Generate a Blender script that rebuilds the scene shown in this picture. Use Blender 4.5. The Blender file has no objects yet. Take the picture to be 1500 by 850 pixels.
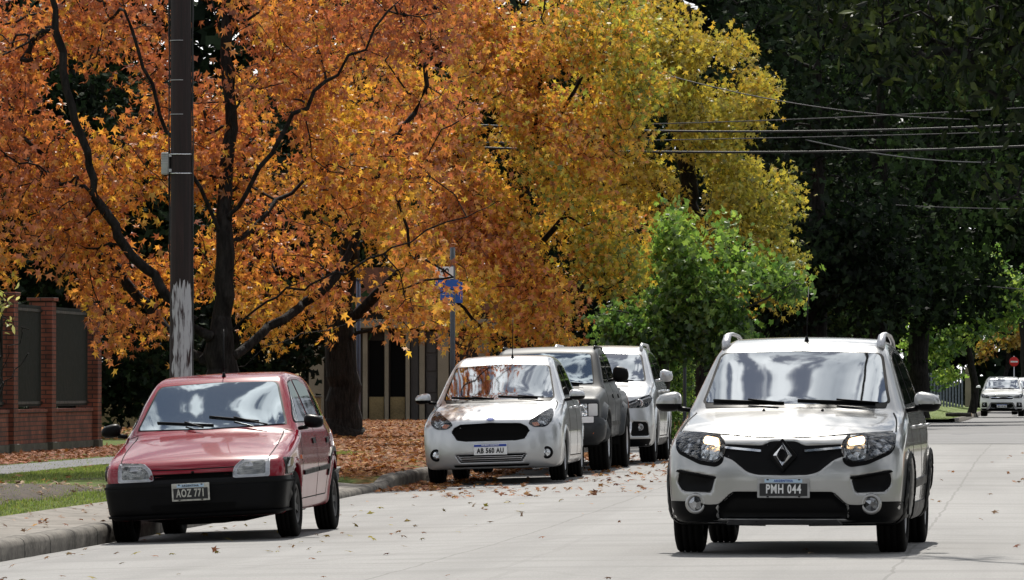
import bpy, math, random
import numpy as np
from mathutils import Vector, Matrix
from mathutils.geometry import delaunay_2d_cdt

RNG = np.random.default_rng(7)
random.seed(7)
SC = bpy.context.scene
COL = SC.collection
R = math.radians
TH = R(5.44)                       # camera yaw against the street
FPX = 8400.0; HY = 566.0; HC = 1.2 # focal length in px of a 1500 px frame, horizon row, lens height
CT, ST = math.cos(TH), math.sin(TH)

def at(px, d, py=None, z=None):
    """a point seen at column px and depth d (metres along the lens axis)"""
    X = (px - 750.0) * d / FPX
    if z is None:
        z = HC - (py - HY) * d / FPX if py is not None else 0.0
    return (X * CT - d * ST, X * ST + d * CT, z)

# ------------------------------------------------------------------ ground heights
_PA = [-200, 30, 43, 50, 60, 69.5, 74, 79, 95, 120, 160, 215, 260, 6000]
_PZ = [-.03, -.03, -.035, -.03, .04, .11, .165, .205, .24, .22, .10, -.02, -.03, -.03]
_xs = np.arange(-200, 700, 1.0)
_ker = np.exp(-0.5 * (np.arange(-12, 13) / 4.0) ** 2); _ker /= _ker.sum()
_zs = np.convolve(np.pad(np.interp(_xs, _PA, _PZ), 12, mode='edge'), _ker, mode='valid')
def prof(a):
    return np.interp(a, _xs, _zs)
def road_z(v, a):
    v = np.asarray(v, float)
    return prof(a) - 0.125 * np.clip((v + 1.0) / 6.8, -1, 1) ** 2
def verge_z(v, a):
    v = np.asarray(v, float); a = np.asarray(a, float)
    z = prof(a) * (1 - .75 * np.clip((-v - 8.6) / 5.5, 0, 1)) + 0.02 + 0.05 * np.clip((-v - 8.0) / 8.0, 0, 1)
    z = np.where(v > 0, prof(a) + 0.03, z)
    # heap of raked earth beside the kerb
    dx = (v + 10.0) / 0.85; dy = (a - 51.5) / 7.5
    z = z + 0.2 * np.exp(-(np.abs(dx) ** 3)) * np.exp(-(np.abs(dy) ** 4))
    return z

def warp(V):
    """the kerb line bends a little along the street"""
    V = np.array(V, float).reshape(-1, 3)
    sh = np.interp(V[:, 1], [20, 52, 66, 71, 119, 121], [-.34, -.34, -.16, -.05, -.02, 0]) * np.clip((-V[:, 0] - 4) / 3.5, 0, 1) * np.clip((25 + V[:, 0]) / 5, 0, 1)
    V[:, 0] += sh; return V
# ------------------------------------------------------------------ object helpers
def mesh(name, V, F, mat=None, parent=None, smooth=True, mats=None, midx=None, col=None, normals=None):
    me = bpy.data.meshes.new(name)
    V = np.asarray(V, np.float32).reshape(-1, 3)
    if isinstance(F, np.ndarray) and F.ndim == 2:
        n, k = F.shape
        me.vertices.add(len(V)); me.vertices.foreach_set('co', V.ravel())
        me.loops.add(n * k); me.loops.foreach_set('vertex_index', F.astype(np.int32).ravel())
        me.polygons.add(n)
        me.polygons.foreach_set('loop_start', np.arange(0, n * k, k, dtype=np.int32))
        me.polygons.foreach_set('loop_total', np.full(n, k, dtype=np.int32))
        me.update(calc_edges=True)
    else:
        me.from_pydata([tuple(map(float, p)) for p in V], [], [tuple(int(i) for i in f) for f in F])
        me.update()
    sm = smooth if isinstance(smooth, np.ndarray) else np.full(len(me.polygons), bool(smooth))
    me.polygons.foreach_set('use_smooth', sm)
    for m in (mats or ([mat] if mat else [])): me.materials.append(m)
    if midx is not None: me.polygons.foreach_set('material_index', np.asarray(midx, np.int32))
    if col is not None:
        ca = me.color_attributes.new('tint', 'FLOAT_COLOR', 'POINT')
        c4 = np.ones((len(V), 4), np.float32); c4[:, :3] = col
        ca.data.foreach_set('color', c4.ravel())
    if normals is not None:
        me.normals_split_custom_set_from_vertices([tuple(map(float, n)) for n in normals])
    o = bpy.data.objects.new(name, me); COL.objects.link(o)
    if parent is not None: o.parent = parent
    return o

def tag(o, label=None, cat=None, group=None, kind=None):
    if label: o['label'] = label
    if cat: o['category'] = cat
    if group: o['group'] = group
    if kind: o['kind'] = kind
    return o

def thing(name, label, cat, loc=(0, 0, 0), rz=0, group=None):
    o = bpy.data.objects.new(name, None); COL.objects.link(o)
    o.empty_display_size = .3
    o.location = loc; o.rotation_euler = (0, 0, rz)
    return tag(o, label, cat, group)

class MB:
    """collects simple shapes into one mesh"""
    def __init__(s): s.V = []; s.F = []; s.S = []
    def add(s, V, F, smooth=False):
        b = len(s.V); s.V += [tuple(map(float, p)) for p in V]; s.F += [tuple(i + b for i in f) for f in F]; s.S += [smooth] * len(F); return s
    def box(s, x0, x1, y0, y1, z0, z1, bev=0.0):
        b = min(bev, (x1 - x0) * .45, (y1 - y0) * .45, (z1 - z0) * .45)
        if b <= 0:
            V = [(x, y, z) for z in (z0, z1) for y in (y0, y1) for x in (x0, x1)]
            return s.add(V, [(0, 2, 3, 1), (4, 5, 7, 6), (0, 1, 5, 4), (2, 6, 7, 3), (0, 4, 6, 2), (1, 3, 7, 5)])
        def ring(i, z):
            a0, a1, c0, c1 = x0 + i, x1 - i, y0 + i, y1 - i
            return [(a0 + b, c0, z), (a1 - b, c0, z), (a1, c0 + b, z), (a1, c1 - b, z), (a1 - b, c1, z), (a0 + b, c1, z), (a0, c1 - b, z), (a0, c0 + b, z)]
        rs = [ring(b, z0), ring(0, z0 + b), ring(0, z1 - b), ring(b, z1)]
        V = [p for r in rs for p in r]
        F = [tuple(range(7, -1, -1)), tuple(range(24, 32))]
        for k in range(3):
            for i in range(8):
                j = (i + 1) % 8; F.append((k * 8 + i, k * 8 + j, k * 8 + 8 + j, k * 8 + 8 + i))
        return s.add(V, F)
    def tube(s, pts, r, n=8, cap=True, flat=None):
        pts = [Vector(p) for p in pts]; m = len(pts)
        rr = r if hasattr(r, '__len__') else [r] * m
        V = []; up0 = None
        for i, p in enumerate(pts):
            t = (pts[min(i + 1, m - 1)] - pts[max(i - 1, 0)]).normalized()
            if up0 is None:
                up0 = Vector((0, 0, 1)) if abs(t.z) < .9 else Vector((1, 0, 0))
            a = t.cross(up0).normalized(); b = a.cross(t).normalized(); up0 = b
            f = flat or (1, 1)
            for k in range(n):
                q = 2 * math.pi * k / n
                V.append(p + a * (math.cos(q) * rr[i] * f[0]) + b * (math.sin(q) * rr[i] * f[1]))
        F = []
        for i in range(m - 1):
            for k in range(n):
                j = (k + 1) % n
                F.append((i * n + k, i * n + n + k, i * n + n + j, i * n + j))
        if cap: F += [tuple(range(n)), tuple(range(m * n - 1, (m - 1) * n - 1, -1))]
        return s.add(V, F, True)
    def lathe(s, prof_, n=24, M=None):
        """profile [(r, h)] turned about the local x axis (h along x)"""
        V = []; F = []
        for r, h in prof_:
            for k in range(n):
                q = 2 * math.pi * k / n
                p = Vector((h, r * math.cos(q), r * math.sin(q)))
                V.append(M @ p if M else p)
        for i in range(len(prof_) - 1):
            for k in range(n):
                j = (k + 1) % n
                F.append((i * n + k, i * n + j, i * n + n + j, i * n + n + k))
        return s.add(V, F, True)
    def prism(s, poly, y0, y1, axis='y'):
        n = len(poly)
        mk = (lambda a, b, c: (a, c, b)) if axis == 'y' else ((lambda a, b, c: (c, a, b)) if axis == 'x' else (lambda a, b, c: (a, b, c)))
        V = [mk(a, b, y0) for a, b in poly] + [mk(a, b, y1) for a, b in poly]
        F = [tuple(range(n)), tuple(range(2 * n - 1, n - 1, -1))] + [(i, i + n, (i + 1) % n + n, (i + 1) % n) for i in range(n)]
        return s.add(V, F)
    def build(s, name, mat, parent=None):
        return mesh(name, s.V, s.F, mat, parent, smooth=np.array(s.S, bool))

# ------------------------------------------------------------------ materials
def newmat(name):
    m = bpy.data.materials.new(name); m.use_nodes = True
    nt = m.node_tree; b = nt.nodes['Principled BSDF']
    return m, nt, b
def ramp(nt, src, stops, interp='LINEAR'):
    r = nt.nodes.new('ShaderNodeValToRGB'); r.color_ramp.interpolation = interp
    e = r.color_ramp.elements
    while len(e) < len(stops): e.new(.5)
    for i, (p, c) in enumerate(stops):
        e[i].position = p; e[i].color = (*c, 1) if len(c) == 3 else c
    nt.links.new(src, r.inputs[0]); return r.outputs[0]
def noise(nt, scale, detail=4, coord='Object', rough=.55, sc=None):
    tc = nt.nodes.new('ShaderNodeTexCoord'); n = nt.nodes.new('ShaderNodeTexNoise')
    n.inputs['Scale'].default_value = scale; n.inputs['Detail'].default_value = detail; n.inputs['Roughness'].default_value = rough
    src = tc.outputs[coord]
    if sc:
        mp = nt.nodes.new('ShaderNodeMapping'); mp.inputs['Scale'].default_value = sc
        nt.links.new(src, mp.inputs[0]); src = mp.outputs[0]
    nt.links.new(src, n.inputs['Vector']); return n.outputs[0]
def bump(nt, b, h, strength=.3, dist=.02):
    n = nt.nodes.new('ShaderNodeBump'); n.inputs['Strength'].default_value = strength; n.inputs['Distance'].default_value = dist
    nt.links.new(h, n.inputs['Height']); nt.links.new(n.outputs[0], b.inputs['Normal'])
def mixc(nt, fac, a, b, typ='MIX'):
    m = nt.nodes.new('ShaderNodeMix'); m.data_type = 'RGBA'; m.blend_type = typ
    for i, v in ((0, fac), (6, a), (7, b)):
        if hasattr(v, 'is_linked') or hasattr(v, 'links'): nt.links.new(v, m.inputs[i])
        elif i == 0: m.inputs[0].default_value = v
        else: m.inputs[i].default_value = (*v, 1)
    return m.outputs[2]
def math_(nt, op, a, b=0.0, clamp=False):
    m = nt.nodes.new('ShaderNodeMath'); m.operation = op; m.use_clamp = clamp
    for i, v in ((0, a), (1, b)):
        if hasattr(v, 'links'): nt.links.new(v, m.inputs[i])
        else: m.inputs[i].default_value = v
    return m.outputs[0]
def simple(name, c, rough=.5, metal=0.0, spec=.5, var=0.0, vs=8, coat=0.0, ior=1.5, emit=None, es=0):
    m, nt, b = newmat(name)
    b.inputs['Base Color'].default_value = (*c, 1); b.inputs['Roughness'].default_value = rough
    b.inputs['Metallic'].default_value = metal; b.inputs['IOR'].default_value = ior
    b.inputs['Specular IOR Level'].default_value = spec
    b.inputs['Coat Weight'].default_value = coat; b.inputs['Coat Roughness'].default_value = .04
    if emit: b.inputs['Emission Color'].default_value = (*emit, 1); b.inputs['Emission Strength'].default_value = es
    if var:
        n = noise(nt, vs, 5)
        c0 = tuple(max(0, x * (1 - var)) for x in c); c1 = tuple(min(1, x * (1 + var)) for x in c)
        nt.links.new(ramp(nt, n, [(.3, c0), (.7, c1)]), b.inputs['Base Color'])
        nt.links.new(ramp(nt, n, [(.3, (max(0, rough - .08),) * 3), (.7, (min(1, rough + .1),) * 3)]), b.inputs['Roughness'])
    return m
def paint(name, c, metal=.0, rough=.35, dirt=.12, dirtc=(.25, .22, .19), coat=1.0, dz=.55):
    """car paint: flake noise, clear coat, road dust towards the sills"""
    m, nt, b = newmat(name)
    n = noise(nt, 2.5, 6)
    dust = ramp(nt, n, [(.45, (0, 0, 0)), (.8, (1, 1, 1))])
    tc = nt.nodes.new('ShaderNodeTexCoord'); sp = nt.nodes.new('ShaderNodeSeparateXYZ'); nt.links.new(tc.outputs['Object'], sp.inputs[0])
    low = nt.nodes.new('ShaderNodeMapRange'); low.inputs[1].default_value = dz; low.inputs[2].default_value = .15
    low.inputs[3].default_value = 0; low.inputs[4].default_value = .45; nt.links.new(sp.outputs[2], low.inputs[0])
    f = math_(nt, 'ADD', math_(nt, 'MULTIPLY', dust, dirt), math_(nt, 'MULTIPLY', low.outputs[0], math_(nt, 'ADD', n, .1)), True)
    nt.links.new(mixc(nt, f, c, dirtc), b.inputs['Base Color'])
    b.inputs['Metallic'].default_value = metal
    nt.links.new(math_(nt, 'ADD', math_(nt, 'MULTIPLY', f, .35), rough), b.inputs['Roughness'])
    b.inputs['Coat Weight'].default_value = coat
    nt.links.new(math_(nt, 'ADD', math_(nt, 'MULTIPLY', f, .3), .05), b.inputs['Coat Roughness'])
    return m

M = {}
M['silver'] = paint('silver_paint', (.40, .40, .395), .76, .3, .03)
M['silver_ka'] = paint('pale_silver_paint', (.50, .51, .525), .72, .3, .015)
M['grey'] = paint('grey_paint', (.032, .035, .038), .2, .5, .08, (.08, .08, .078), .2); M['grey'].node_tree.nodes['Principled BSDF'].inputs['Specular IOR Level'].default_value = .2
M['white'] = paint('white_paint', (.78, .78, .77), 0.0, .3, .05)
M['red'] = paint('faded_red_paint', (.23, .0015, .014), .0, .26, .03, (.28, .08, .08), .8, .7); M['red'].node_tree.nodes['Principled BSDF'].inputs['Specular IOR Level'].default_value = .15
M['black'] = simple('black_plastic', (.0025, .0025, .003), .42, var=.3, spec=.12)
M['trim'] = simple('dark_trim', (.003, .003, .0035), .5, var=.3, spec=.12)
M['void'] = simple('dark_void', (.004, .004, .004), .9, spec=.1)
M['chrome'] = simple('chrome', (.75, .76, .78), .12, 1.0)
M['satin'] = simple('satin_metal', (.5, .5, .52), .35, .9, var=.1)
M['rubber'] = simple('tyre_rubber', (.005, .0047, .0045), .85, var=.4, vs=20, spec=.12)
M['rim'] = simple('wheel_alloy', (.36, .36, .37), .35, .8, var=.2)
M['rimdark'] = simple('dirty_steel_wheel', (.07, .068, .066), .5, .6, var=.4)
M['under'] = simple('underbody', (.01, .01, .01), .9, spec=.15)
M['amber'] = simple('amber_lens', (.75, .16, .02), .15, coat=1)
M['seam'] = simple('panel_gap', (.01, .01, .01), .8, spec=.1)
M['plate_white'] = simple('plate_white', (.8, .8, .8), .45, var=.08)
M['plate_black'] = simple('plate_black', (.01, .01, .012), .4)
M['plate_blue'] = simple('plate_blue', (.02, .06, .35), .4)
M['plate_sky'] = simple('plate_pale_blue', (.45, .6, .75), .4)
M['plate_grey'] = simple('plate_grey_border', (.36, .36, .36), .5, var=.15, vs=30)
M['plate_ivory'] = simple('plate_old_white', (.5, .49, .44), .5, var=.3, vs=30)
def glass(name, c=(.015, .02, .024), ior=2.0, met=0.0):
    m, nt, b = newmat(name); b.inputs['Metallic'].default_value = met
    b.inputs['Base Color'].default_value = (*c, 1); b.inputs['Roughness'].default_value = .03
    b.inputs['IOR'].default_value = ior; b.inputs['Coat Weight'].default_value = .6; b.inputs['Coat Roughness'].default_value = .02
    n = noise(nt, 1.3, 2); bump(nt, b, n, .05, .05)
    return m
M['screen'] = glass('windscreen_glass', (.52, .55, .57), 1.5, 1.0)
M['screen_red'] = glass('windscreen_glass_dusty', (.42, .48, .51), 1.5, .95)
M['sideglass'] = glass('side_glass', (.012, .014, .014), 1.5)
def clearglass():
    m = bpy.data.materials.new('lamp_lens'); m.use_nodes = True; nt = m.node_tree; nt.nodes.clear()
    o = nt.nodes.new('ShaderNodeOutputMaterial'); mx = nt.nodes.new('ShaderNodeMixShader')
    t = nt.nodes.new('ShaderNodeBsdfTransparent'); g = nt.nodes.new('ShaderNodeBsdfGlossy'); g.inputs['Roughness'].default_value = .05
    t.inputs[0].default_value = (.93, .94, .95, 1)
    fr = nt.nodes.new('ShaderNodeFresnel'); fr.inputs[0].default_value = 1.5
    a = math_(nt, 'ADD', fr.outputs[0], .03)
    nt.links.new(a, mx.inputs[0]); nt.links.new(t.outputs[0], mx.inputs[1]); nt.links.new(g.outputs[0], mx.inputs[2]); nt.links.new(mx.outputs[0], o.inputs[0])
    return m
M['lens'] = clearglass()
def reflector(name, c, dark, sc=28):
    m, nt, b = newmat(name)
    tc = nt.nodes.new('ShaderNodeTexCoord'); v = nt.nodes.new('ShaderNodeTexVoronoi'); v.inputs['Scale'].default_value = sc
    nt.links.new(tc.outputs['Object'], v.inputs['Vector'])
    nt.links.new(ramp(nt, v.outputs['Color'], [(.25, dark), (.75, c)]), b.inputs['Base Color'])
    b.inputs['Metallic'].default_value = .85; b.inputs['Roughness'].default_value = .22
    bump(nt, b, v.outputs['Distance'], .6, .02); return m
M['reflector'] = reflector('lamp_reflector', (.8, .82, .84), (.18, .19, .2))
M['reflector_dark'] = reflector('lamp_reflector_dark', (.45, .46, .48), (.02, .02, .02), 22)
M['reflector_old'] = reflector('lamp_reflector_old', (.34, .34, .32), (.13, .13, .125), 16)
M['lit'] = simple('lit_bulb', (1, .8, .5), .3, emit=(1, .62, .3), es=7)
# ------------------------------------------------------------------ implicit car bodies
def smax(a, b, k):
    h = np.maximum(k - np.abs(a - b), 0) / k
    return np.maximum(a, b) + h * h * k * .25
def sstep(x, a, b):
    t = np.clip((x - a) / (b - a), 0, 1); return t * t * (3 - 2 * t)
def chaikin(P, n=3):
    P = np.asarray(P, float)
    for _ in range(n):
        Q = np.roll(P, -1, 0); P = np.stack([P * .75 + Q * .25, P * .25 + Q * .75], 1).reshape(-1, 2)
    return P
def poly_sdf(P, x, y):
    P = np.asarray(P, float); sh = x.shape; x = x.ravel(); y = y.ravel()
    d = np.full(x.shape, 1e9); ins = np.zeros(x.shape, bool)
    for i in range(len(P)):
        ax, ay = P[i]; bx, by = P[(i + 1) % len(P)]
        ex, ey = bx - ax, by - ay; l = ex * ex + ey * ey + 1e-12
        t = np.clip(((x - ax) * ex + (y - ay) * ey) / l, 0, 1)
        d = np.minimum(d, (x - ax - t * ex) ** 2 + (y - ay - t * ey) ** 2)
        if ay != by:
            c = ((ay > y) != (by > y)) & (x < (bx - ax) * (y - ay) / (by - ay) + ax); ins ^= c
    d = np.sqrt(d); d[ins] *= -1
    return d.reshape(sh)
def lut(xs, ys, sm=.06):
    t = np.arange(min(xs) - .5, max(xs) + .5, .01)
    y = np.interp(t, xs, ys); n = max(1, int(sm / .01))
    k = np.exp(-.5 * (np.arange(-3 * n, 3 * n + 1) / n) ** 2); k /= k.sum()
    y = np.convolve(np.pad(y, 3 * n, mode='edge'), k, mode='valid')
    return lambda q: np.interp(q, t, y)
class Grid2:
    def __init__(s, P, pad=.35, h=.008, blur=1):
        P = np.asarray(P); s.lo = P.min(0) - pad; s.h = h
        n = np.ceil((P.max(0) + pad - s.lo) / h).astype(int) + 1
        X, Y = np.meshgrid(s.lo[0] + np.arange(n[0]) * h, s.lo[1] + np.arange(n[1]) * h, indexing='ij')
        s.A = poly_sdf(P, X, Y); s.n = n
        for _ in range(blur):
            A = np.pad(s.A, 1, mode='edge')
            s.A = (A[1:-1, 1:-1] * 4 + (A[:-2, 1:-1] + A[2:, 1:-1] + A[1:-1, :-2] + A[1:-1, 2:]) * 2 + A[:-2, :-2] + A[2:, 2:] + A[:-2, 2:] + A[2:, :-2]) / 16
    def __call__(s, x, y):
        fx = np.clip((x - s.lo[0]) / s.h, 0, s.n[0] - 1.001); fy = np.clip((y - s.lo[1]) / s.h, 0, s.n[1] - 1.001)
        i = fx.astype(int); j = fy.astype(int); a = fx - i; b = fy - j; A = s.A
        return (A[i, j] * (1 - a) * (1 - b) + A[i + 1, j] * a * (1 - b) + A[i, j + 1] * (1 - a) * b + A[i + 1, j + 1] * a * b)

def surfnet(F, lo, hi, h):
    lo = np.array(lo, float); n = np.ceil((np.array(hi) - lo) / h).astype(int) + 1
    gx, gy, gz = [lo[i] + np.arange(n[i]) * h for i in range(3)]
    A = np.empty(n)
    X, Z = np.meshgrid(gx, gz, indexing='ij')
    for c in range(n[1]): A[:, c, :] = F(X, np.full_like(X, gy[c]), Z)
    S = A < 0
    c = np.zeros(n - 1, int)
    for dx in (0, 1):
        for dy in (0, 1):
            for dz in (0, 1): c += S[dx:n[0] - 1 + dx, dy:n[1] - 1 + dy, dz:n[2] - 1 + dz]
    act = np.argwhere((c > 0) & (c < 8)); idx = -np.ones(n - 1, int); idx[tuple(act.T)] = np.arange(len(act))
    acc = np.zeros((len(act), 3)); cnt = np.zeros(len(act))
    for ax in range(3):
        o1, o2 = [q for q in range(3) if q != ax]
        for p in (0, 1):
            for q in (0, 1):
                a = act.copy(); a[:, o1] += p; a[:, o2] += q; b = a.copy(); b[:, ax] += 1
                fa = A[tuple(a.T)]; fb = A[tuple(b.T)]; m = (fa < 0) != (fb < 0)
                t = np.where(m, fa / np.where(m, fa - fb, 1), 0)
                P = a.astype(float); P[:, ax] += t
                acc[m] += P[m]; cnt[m] += 1
    V = lo + acc / cnt[:, None] * h
    Q = []
    for ax in range(3):
        o1, o2 = (ax + 1) % 3, (ax + 2) % 3
        sl0 = [slice(None)] * 3; sl1 = [slice(None)] * 3
        sl0[ax] = slice(0, -1); sl1[ax] = slice(1, None)
        a0 = S[tuple(sl0)]; a1 = S[tuple(sl1)]
        e = np.argwhere(a0 != a1)
        e = e[(e[:, o1] > 0) & (e[:, o2] > 0) & (e[:, o1] < n[o1] - 1) & (e[:, o2] < n[o2] - 1)]
        flip = a0[tuple(e.T)]
        def I(d1, d2):
            k = e.copy(); k[:, o1] -= d1; k[:, o2] -= d2; return idx[tuple(k.T)]
        q = np.stack([I(1, 1), I(0, 1), I(0, 0), I(1, 0)], 1)
        q[~flip] = q[~flip][:, ::-1]; Q.append(q)
    Q = np.concatenate(Q)
    return V, Q[(Q >= 0).all(1)]
def grad(F, P, e=.008):
    g = np.stack([F(P[:, 0] + e, P[:, 1], P[:, 2]) - F(P[:, 0] - e, P[:, 1], P[:, 2]),
                  F(P[:, 0], P[:, 1] + e, P[:, 2]) - F(P[:, 0], P[:, 1] - e, P[:, 2]),
                  F(P[:, 0], P[:, 1], P[:, 2] + e) - F(P[:, 0], P[:, 1], P[:, 2] - e)], 1) / (2 * e)
    return g
def blob(name, F, lo, hi, h, mat, parent):
    V, Q = surfnet(F, lo, hi, h)
    for _ in range(3):
        g = grad(F, V); V = V - g * (F(V[:, 0], V[:, 1], V[:, 2]) / np.maximum((g * g).sum(1), .2))[:, None]
    g = grad(F, V); nn = g / np.maximum(np.linalg.norm(g, axis=1), 1e-6)[:, None]
    return mesh(name, V, Q, mat, parent, normals=nn)

def roundpoly(P, r=.02, seg=4):
    P = [np.array(p, float) for p in P]; out = []; n = len(P)
    for i in range(n):
        a, b, c = P[i - 1], P[i], P[(i + 1) % n]
        la, lc = np.linalg.norm(a - b), np.linalg.norm(c - b); q = min(r, la * .45, lc * .45)
        p0 = b + (a - b) / la * q; p1 = b + (c - b) / lc * q
        for k in range(seg + 1):
            t = k / seg; out.append((1 - t) ** 2 * p0 + 2 * t * (1 - t) * b + t * t * p1)
    return np.array(out)
def resample(P, st):
    out = []
    for i in range(len(P)):
        a, b = P[i], P[(i + 1) % len(P)]; l = np.linalg.norm(b - a)
        if l < 1e-5: continue
        m = max(1, int(math.ceil(l / st)))
        for k in range(m): out.append(a + (b - a) * k / m)
    return np.array(out)
def band(pts, w, closed=False):
    P = [np.array(p, float) for p in pts]; L_, R_ = [], []
    for i, p in enumerate(P):
        a = P[max(i - 1, 0)]; b = P[min(i + 1, len(P) - 1)]; t = (b - a) / (np.linalg.norm(b - a) + 1e-9); nrm = np.array([-t[1], t[0]])
        L_.append(p + nrm * w / 2); R_.append(p - nrm * w / 2)
    return np.array(L_ + R_[::-1])
def circ(cx, cy, r, n=24, ry=None):
    return [(cx + r * math.cos(2 * math.pi * k / n), cy + (ry or r) * math.sin(2 * math.pi * k / n)) for k in range(n)]
def mir(P): return [(-a, b) for a, b in P][::-1]
def sym(P): return list(P) + [(-a, b) for a, b in P[::-1]]

class Body:
    def __init__(s, profile, W, inset, plan, bow, crown, k=.08, wheels=(), flare=(0, .08), recess=(), h=.02, wc=.0, corner=.10):
        s.P = chaikin(profile, 3); s.W = W
        s.pr = Grid2(s.P); s.inset = lut(*zip(*inset), .03); s.plan = lut(*zip(*plan), .08)
        s.bow = lut(*zip(*bow), .12); s.crown = lut(*zip(*crown), .12); s.k = k; s.wheels = wheels; s.flare = flare
        s.rec = [(Grid2(resample(np.array(p, float), .05), .06, .008, 1), d) for p, d in recess]
        s.h = h; s.corner = corner; s.L = s.P[:, 0].max()
    def F(s, u, v, z):
        un = np.abs(u) / s.W; u2 = np.minimum(un, 1.15) ** 2
        sgn = np.where(v < s.L * .6, 1, -1) * np.clip(np.abs(v - s.L * .6) / .8, 0, 1)
        vp = v - s.bow(v) * u2 - sgn * s.corner * u2 ** 3
        if s.rec:
            fm = (v < .9)
            for g, d in s.rec:
                m = g(np.abs(u), z) if g.lo[0] > -.2 else g(u, z)
                vp = vp - d * sstep(-m, -.010, .012) * fm
        zp = z + s.crown(v) * u2 * sstep(z, .45, .75)
        W = s.plan(v) - s.inset(z)
        if s.flare[0]:
            for wv, wz, ra in s.wheels:
                r = np.hypot(v - wv, z - wz)
                W = W + s.flare[0] * (1 - sstep(r, ra + s.flare[1] * .3, ra + s.flare[1]))
        f = smax(s.pr(vp, zp), (np.abs(u) - W) * .97, s.k)
        for wv, wz, ra in s.wheels:
            r = np.hypot(v - wv, z - wz)
            f = smax(f, -np.maximum(r - ra, (s.W - .30) - np.abs(u)), .012)
        return f
    def hit(s, O, D, far=2.9, n=240):
        O = np.asarray(O, float); D = np.asarray(D, float)
        t = np.linspace(0, far, n)
        P = O[:, None, :] + D[:, None, :] * t[None, :, None]
        f = s.F(P[..., 0], P[..., 1], P[..., 2])
        neg = f < 0; has = neg.any(1); i = np.argmax(neg, 1); i = np.maximum(i, 1)
        a = t[i - 1]; b = t[i]
        for _ in range(12):
            m = (a + b) / 2; Q = O + D * m[:, None]; g = s.F(Q[:, 0], Q[:, 1], Q[:, 2]) < 0
            b = np.where(g, m, b); a = np.where(g, a, m)
        Q = O + D * b[:, None]
        return Q, has
    def build(s, name, mat, parent):
        return blob(name, s.F, (-s.W - .1, -.12, s.P[:, 1].min() - .12), (s.W + .1, s.L + .12, s.P[:, 1].max() + .1), s.h, mat, parent)

def mapping(kind):
    def f(P):
        P = np.asarray(P, float); a, b = P[:, 0], P[:, 1]; o = np.zeros(len(a)); l = o + 1
        if kind == 'front': return np.stack([a, o - .3, b], 1), np.stack([o, l, o], 1)
        if kind == 'rear': return np.stack([a, o + 5.5, b], 1), np.stack([o, -l, o], 1)
        if kind == 'right': return np.stack([o + 1.3, a, b], 1), np.stack([-l, o, o], 1)
        if kind == 'left': return np.stack([o - 1.3, a, b], 1), np.stack([l, o, o], 1)
        if kind == 'top': return np.stack([a, b, o + 2.3], 1), np.stack([o, o, -l], 1)
        if kind == 'wrap':
            s_, c_ = np.sin(a), np.cos(a)
            return np.stack([2.0 * s_, 1.1 - 2.0 * c_, b], 1), np.stack([-s_, c_, o], 1)
    return f
def patch(B, name, poly, kind, mat, parent, off=.004, rr=.02, res=.035, skirt=.006, lift=None, label=None, tint=None):
    """a panel with real thickness laid on the body surface"""
    P = roundpoly(poly, rr) if rr else np.array(poly, float)
    P = resample(P, res); n = len(P)
    keep = [0]
    for i in range(1, n):
        if np.linalg.norm(P[i] - P[keep[-1]]) > .002: keep.append(i)
    P = P[keep]; n = len(P)
    lo, hi = P.min(0), P.max(0)
    gx = np.arange(lo[0], hi[0], res); gy = np.arange(lo[1], hi[1], res * .9)
    G = np.array([(x + (j % 2) * res / 2, y) for j, y in enumerate(gy) for x in gx]) if len(gx) and len(gy) else np.zeros((0, 2))
    if len(G):
        G = G[poly_sdf(P, G[:, 0], G[:, 1]) < -res * .4]
    A = np.concatenate([P, G]) if len(G) else P
    r = delaunay_2d_cdt([Vector(p) for p in A], [(i, (i + 1) % n) for i in range(n)], [], 1, 1e-6)
    vv = np.array([tuple(v) for v in r[0]]); T = np.array([t for t in r[2]])
    cen = vv[T].mean(1); T = T[poly_sdf(P, cen[:, 0], cen[:, 1]) < 0]
    O, D = mapping(kind)(vv); Q, has = B.hit(O, D)
    g = grad(B.F, Q); g /= np.maximum(np.linalg.norm(g, axis=1), 1e-6)[:, None]
    good = has[T].all(1); T = T[good]
    tri = Q[T]; nr = np.cross(tri[:, 1] - tri[:, 0], tri[:, 2] - tri[:, 0]); flip = (nr * g[T].mean(1)).sum(1) < 0
    T[flip] = T[flip][:, ::-1]
    of = np.full(len(Q), off)
    if lift is not None: of = of + lift * sstep(-poly_sdf(P, vv[:, 0], vv[:, 1]), 0, .05)
    top = Q + g * of[:, None]
    # boundary edges -> skirt
    from collections import Counter
    E = Counter(); dire = {}
    for t in T:
        for a, b in ((t[0], t[1]), (t[1], t[2]), (t[2], t[0])):
            k = (min(a, b), max(a, b)); E[k] += 1; dire[k] = (a, b)
    be = [dire[k] for k, c in E.items() if c == 1]
    V = list(top); F = [tuple(t) for t in T]; S = [True] * len(F); N = list(g)
    low = Q - g * skirt
    for a, b in be:
        k = len(V); V += [top[a], top[b], low[b], low[a]]
        nn = np.cross(top[b] - top[a], low[a] - top[a]); nn = -nn / (np.linalg.norm(nn) + 1e-9)
        N += [-nn * 1.0] * 4; F.append((k + 1, k, k + 3, k + 2)); S.append(False)
    o = mesh(name, V, F, mat, parent, smooth=np.array(S, bool), normals=None)
    if label: o['label'] = label
    return o
def spot(B, a, b, kind='front'):
    O, D = mapping(kind)([(a, b)]); Q, _ = B.hit(O, D); g = grad(B.F, Q)[0]
    return Vector(Q[0]), Vector(g).normalized()

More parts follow.
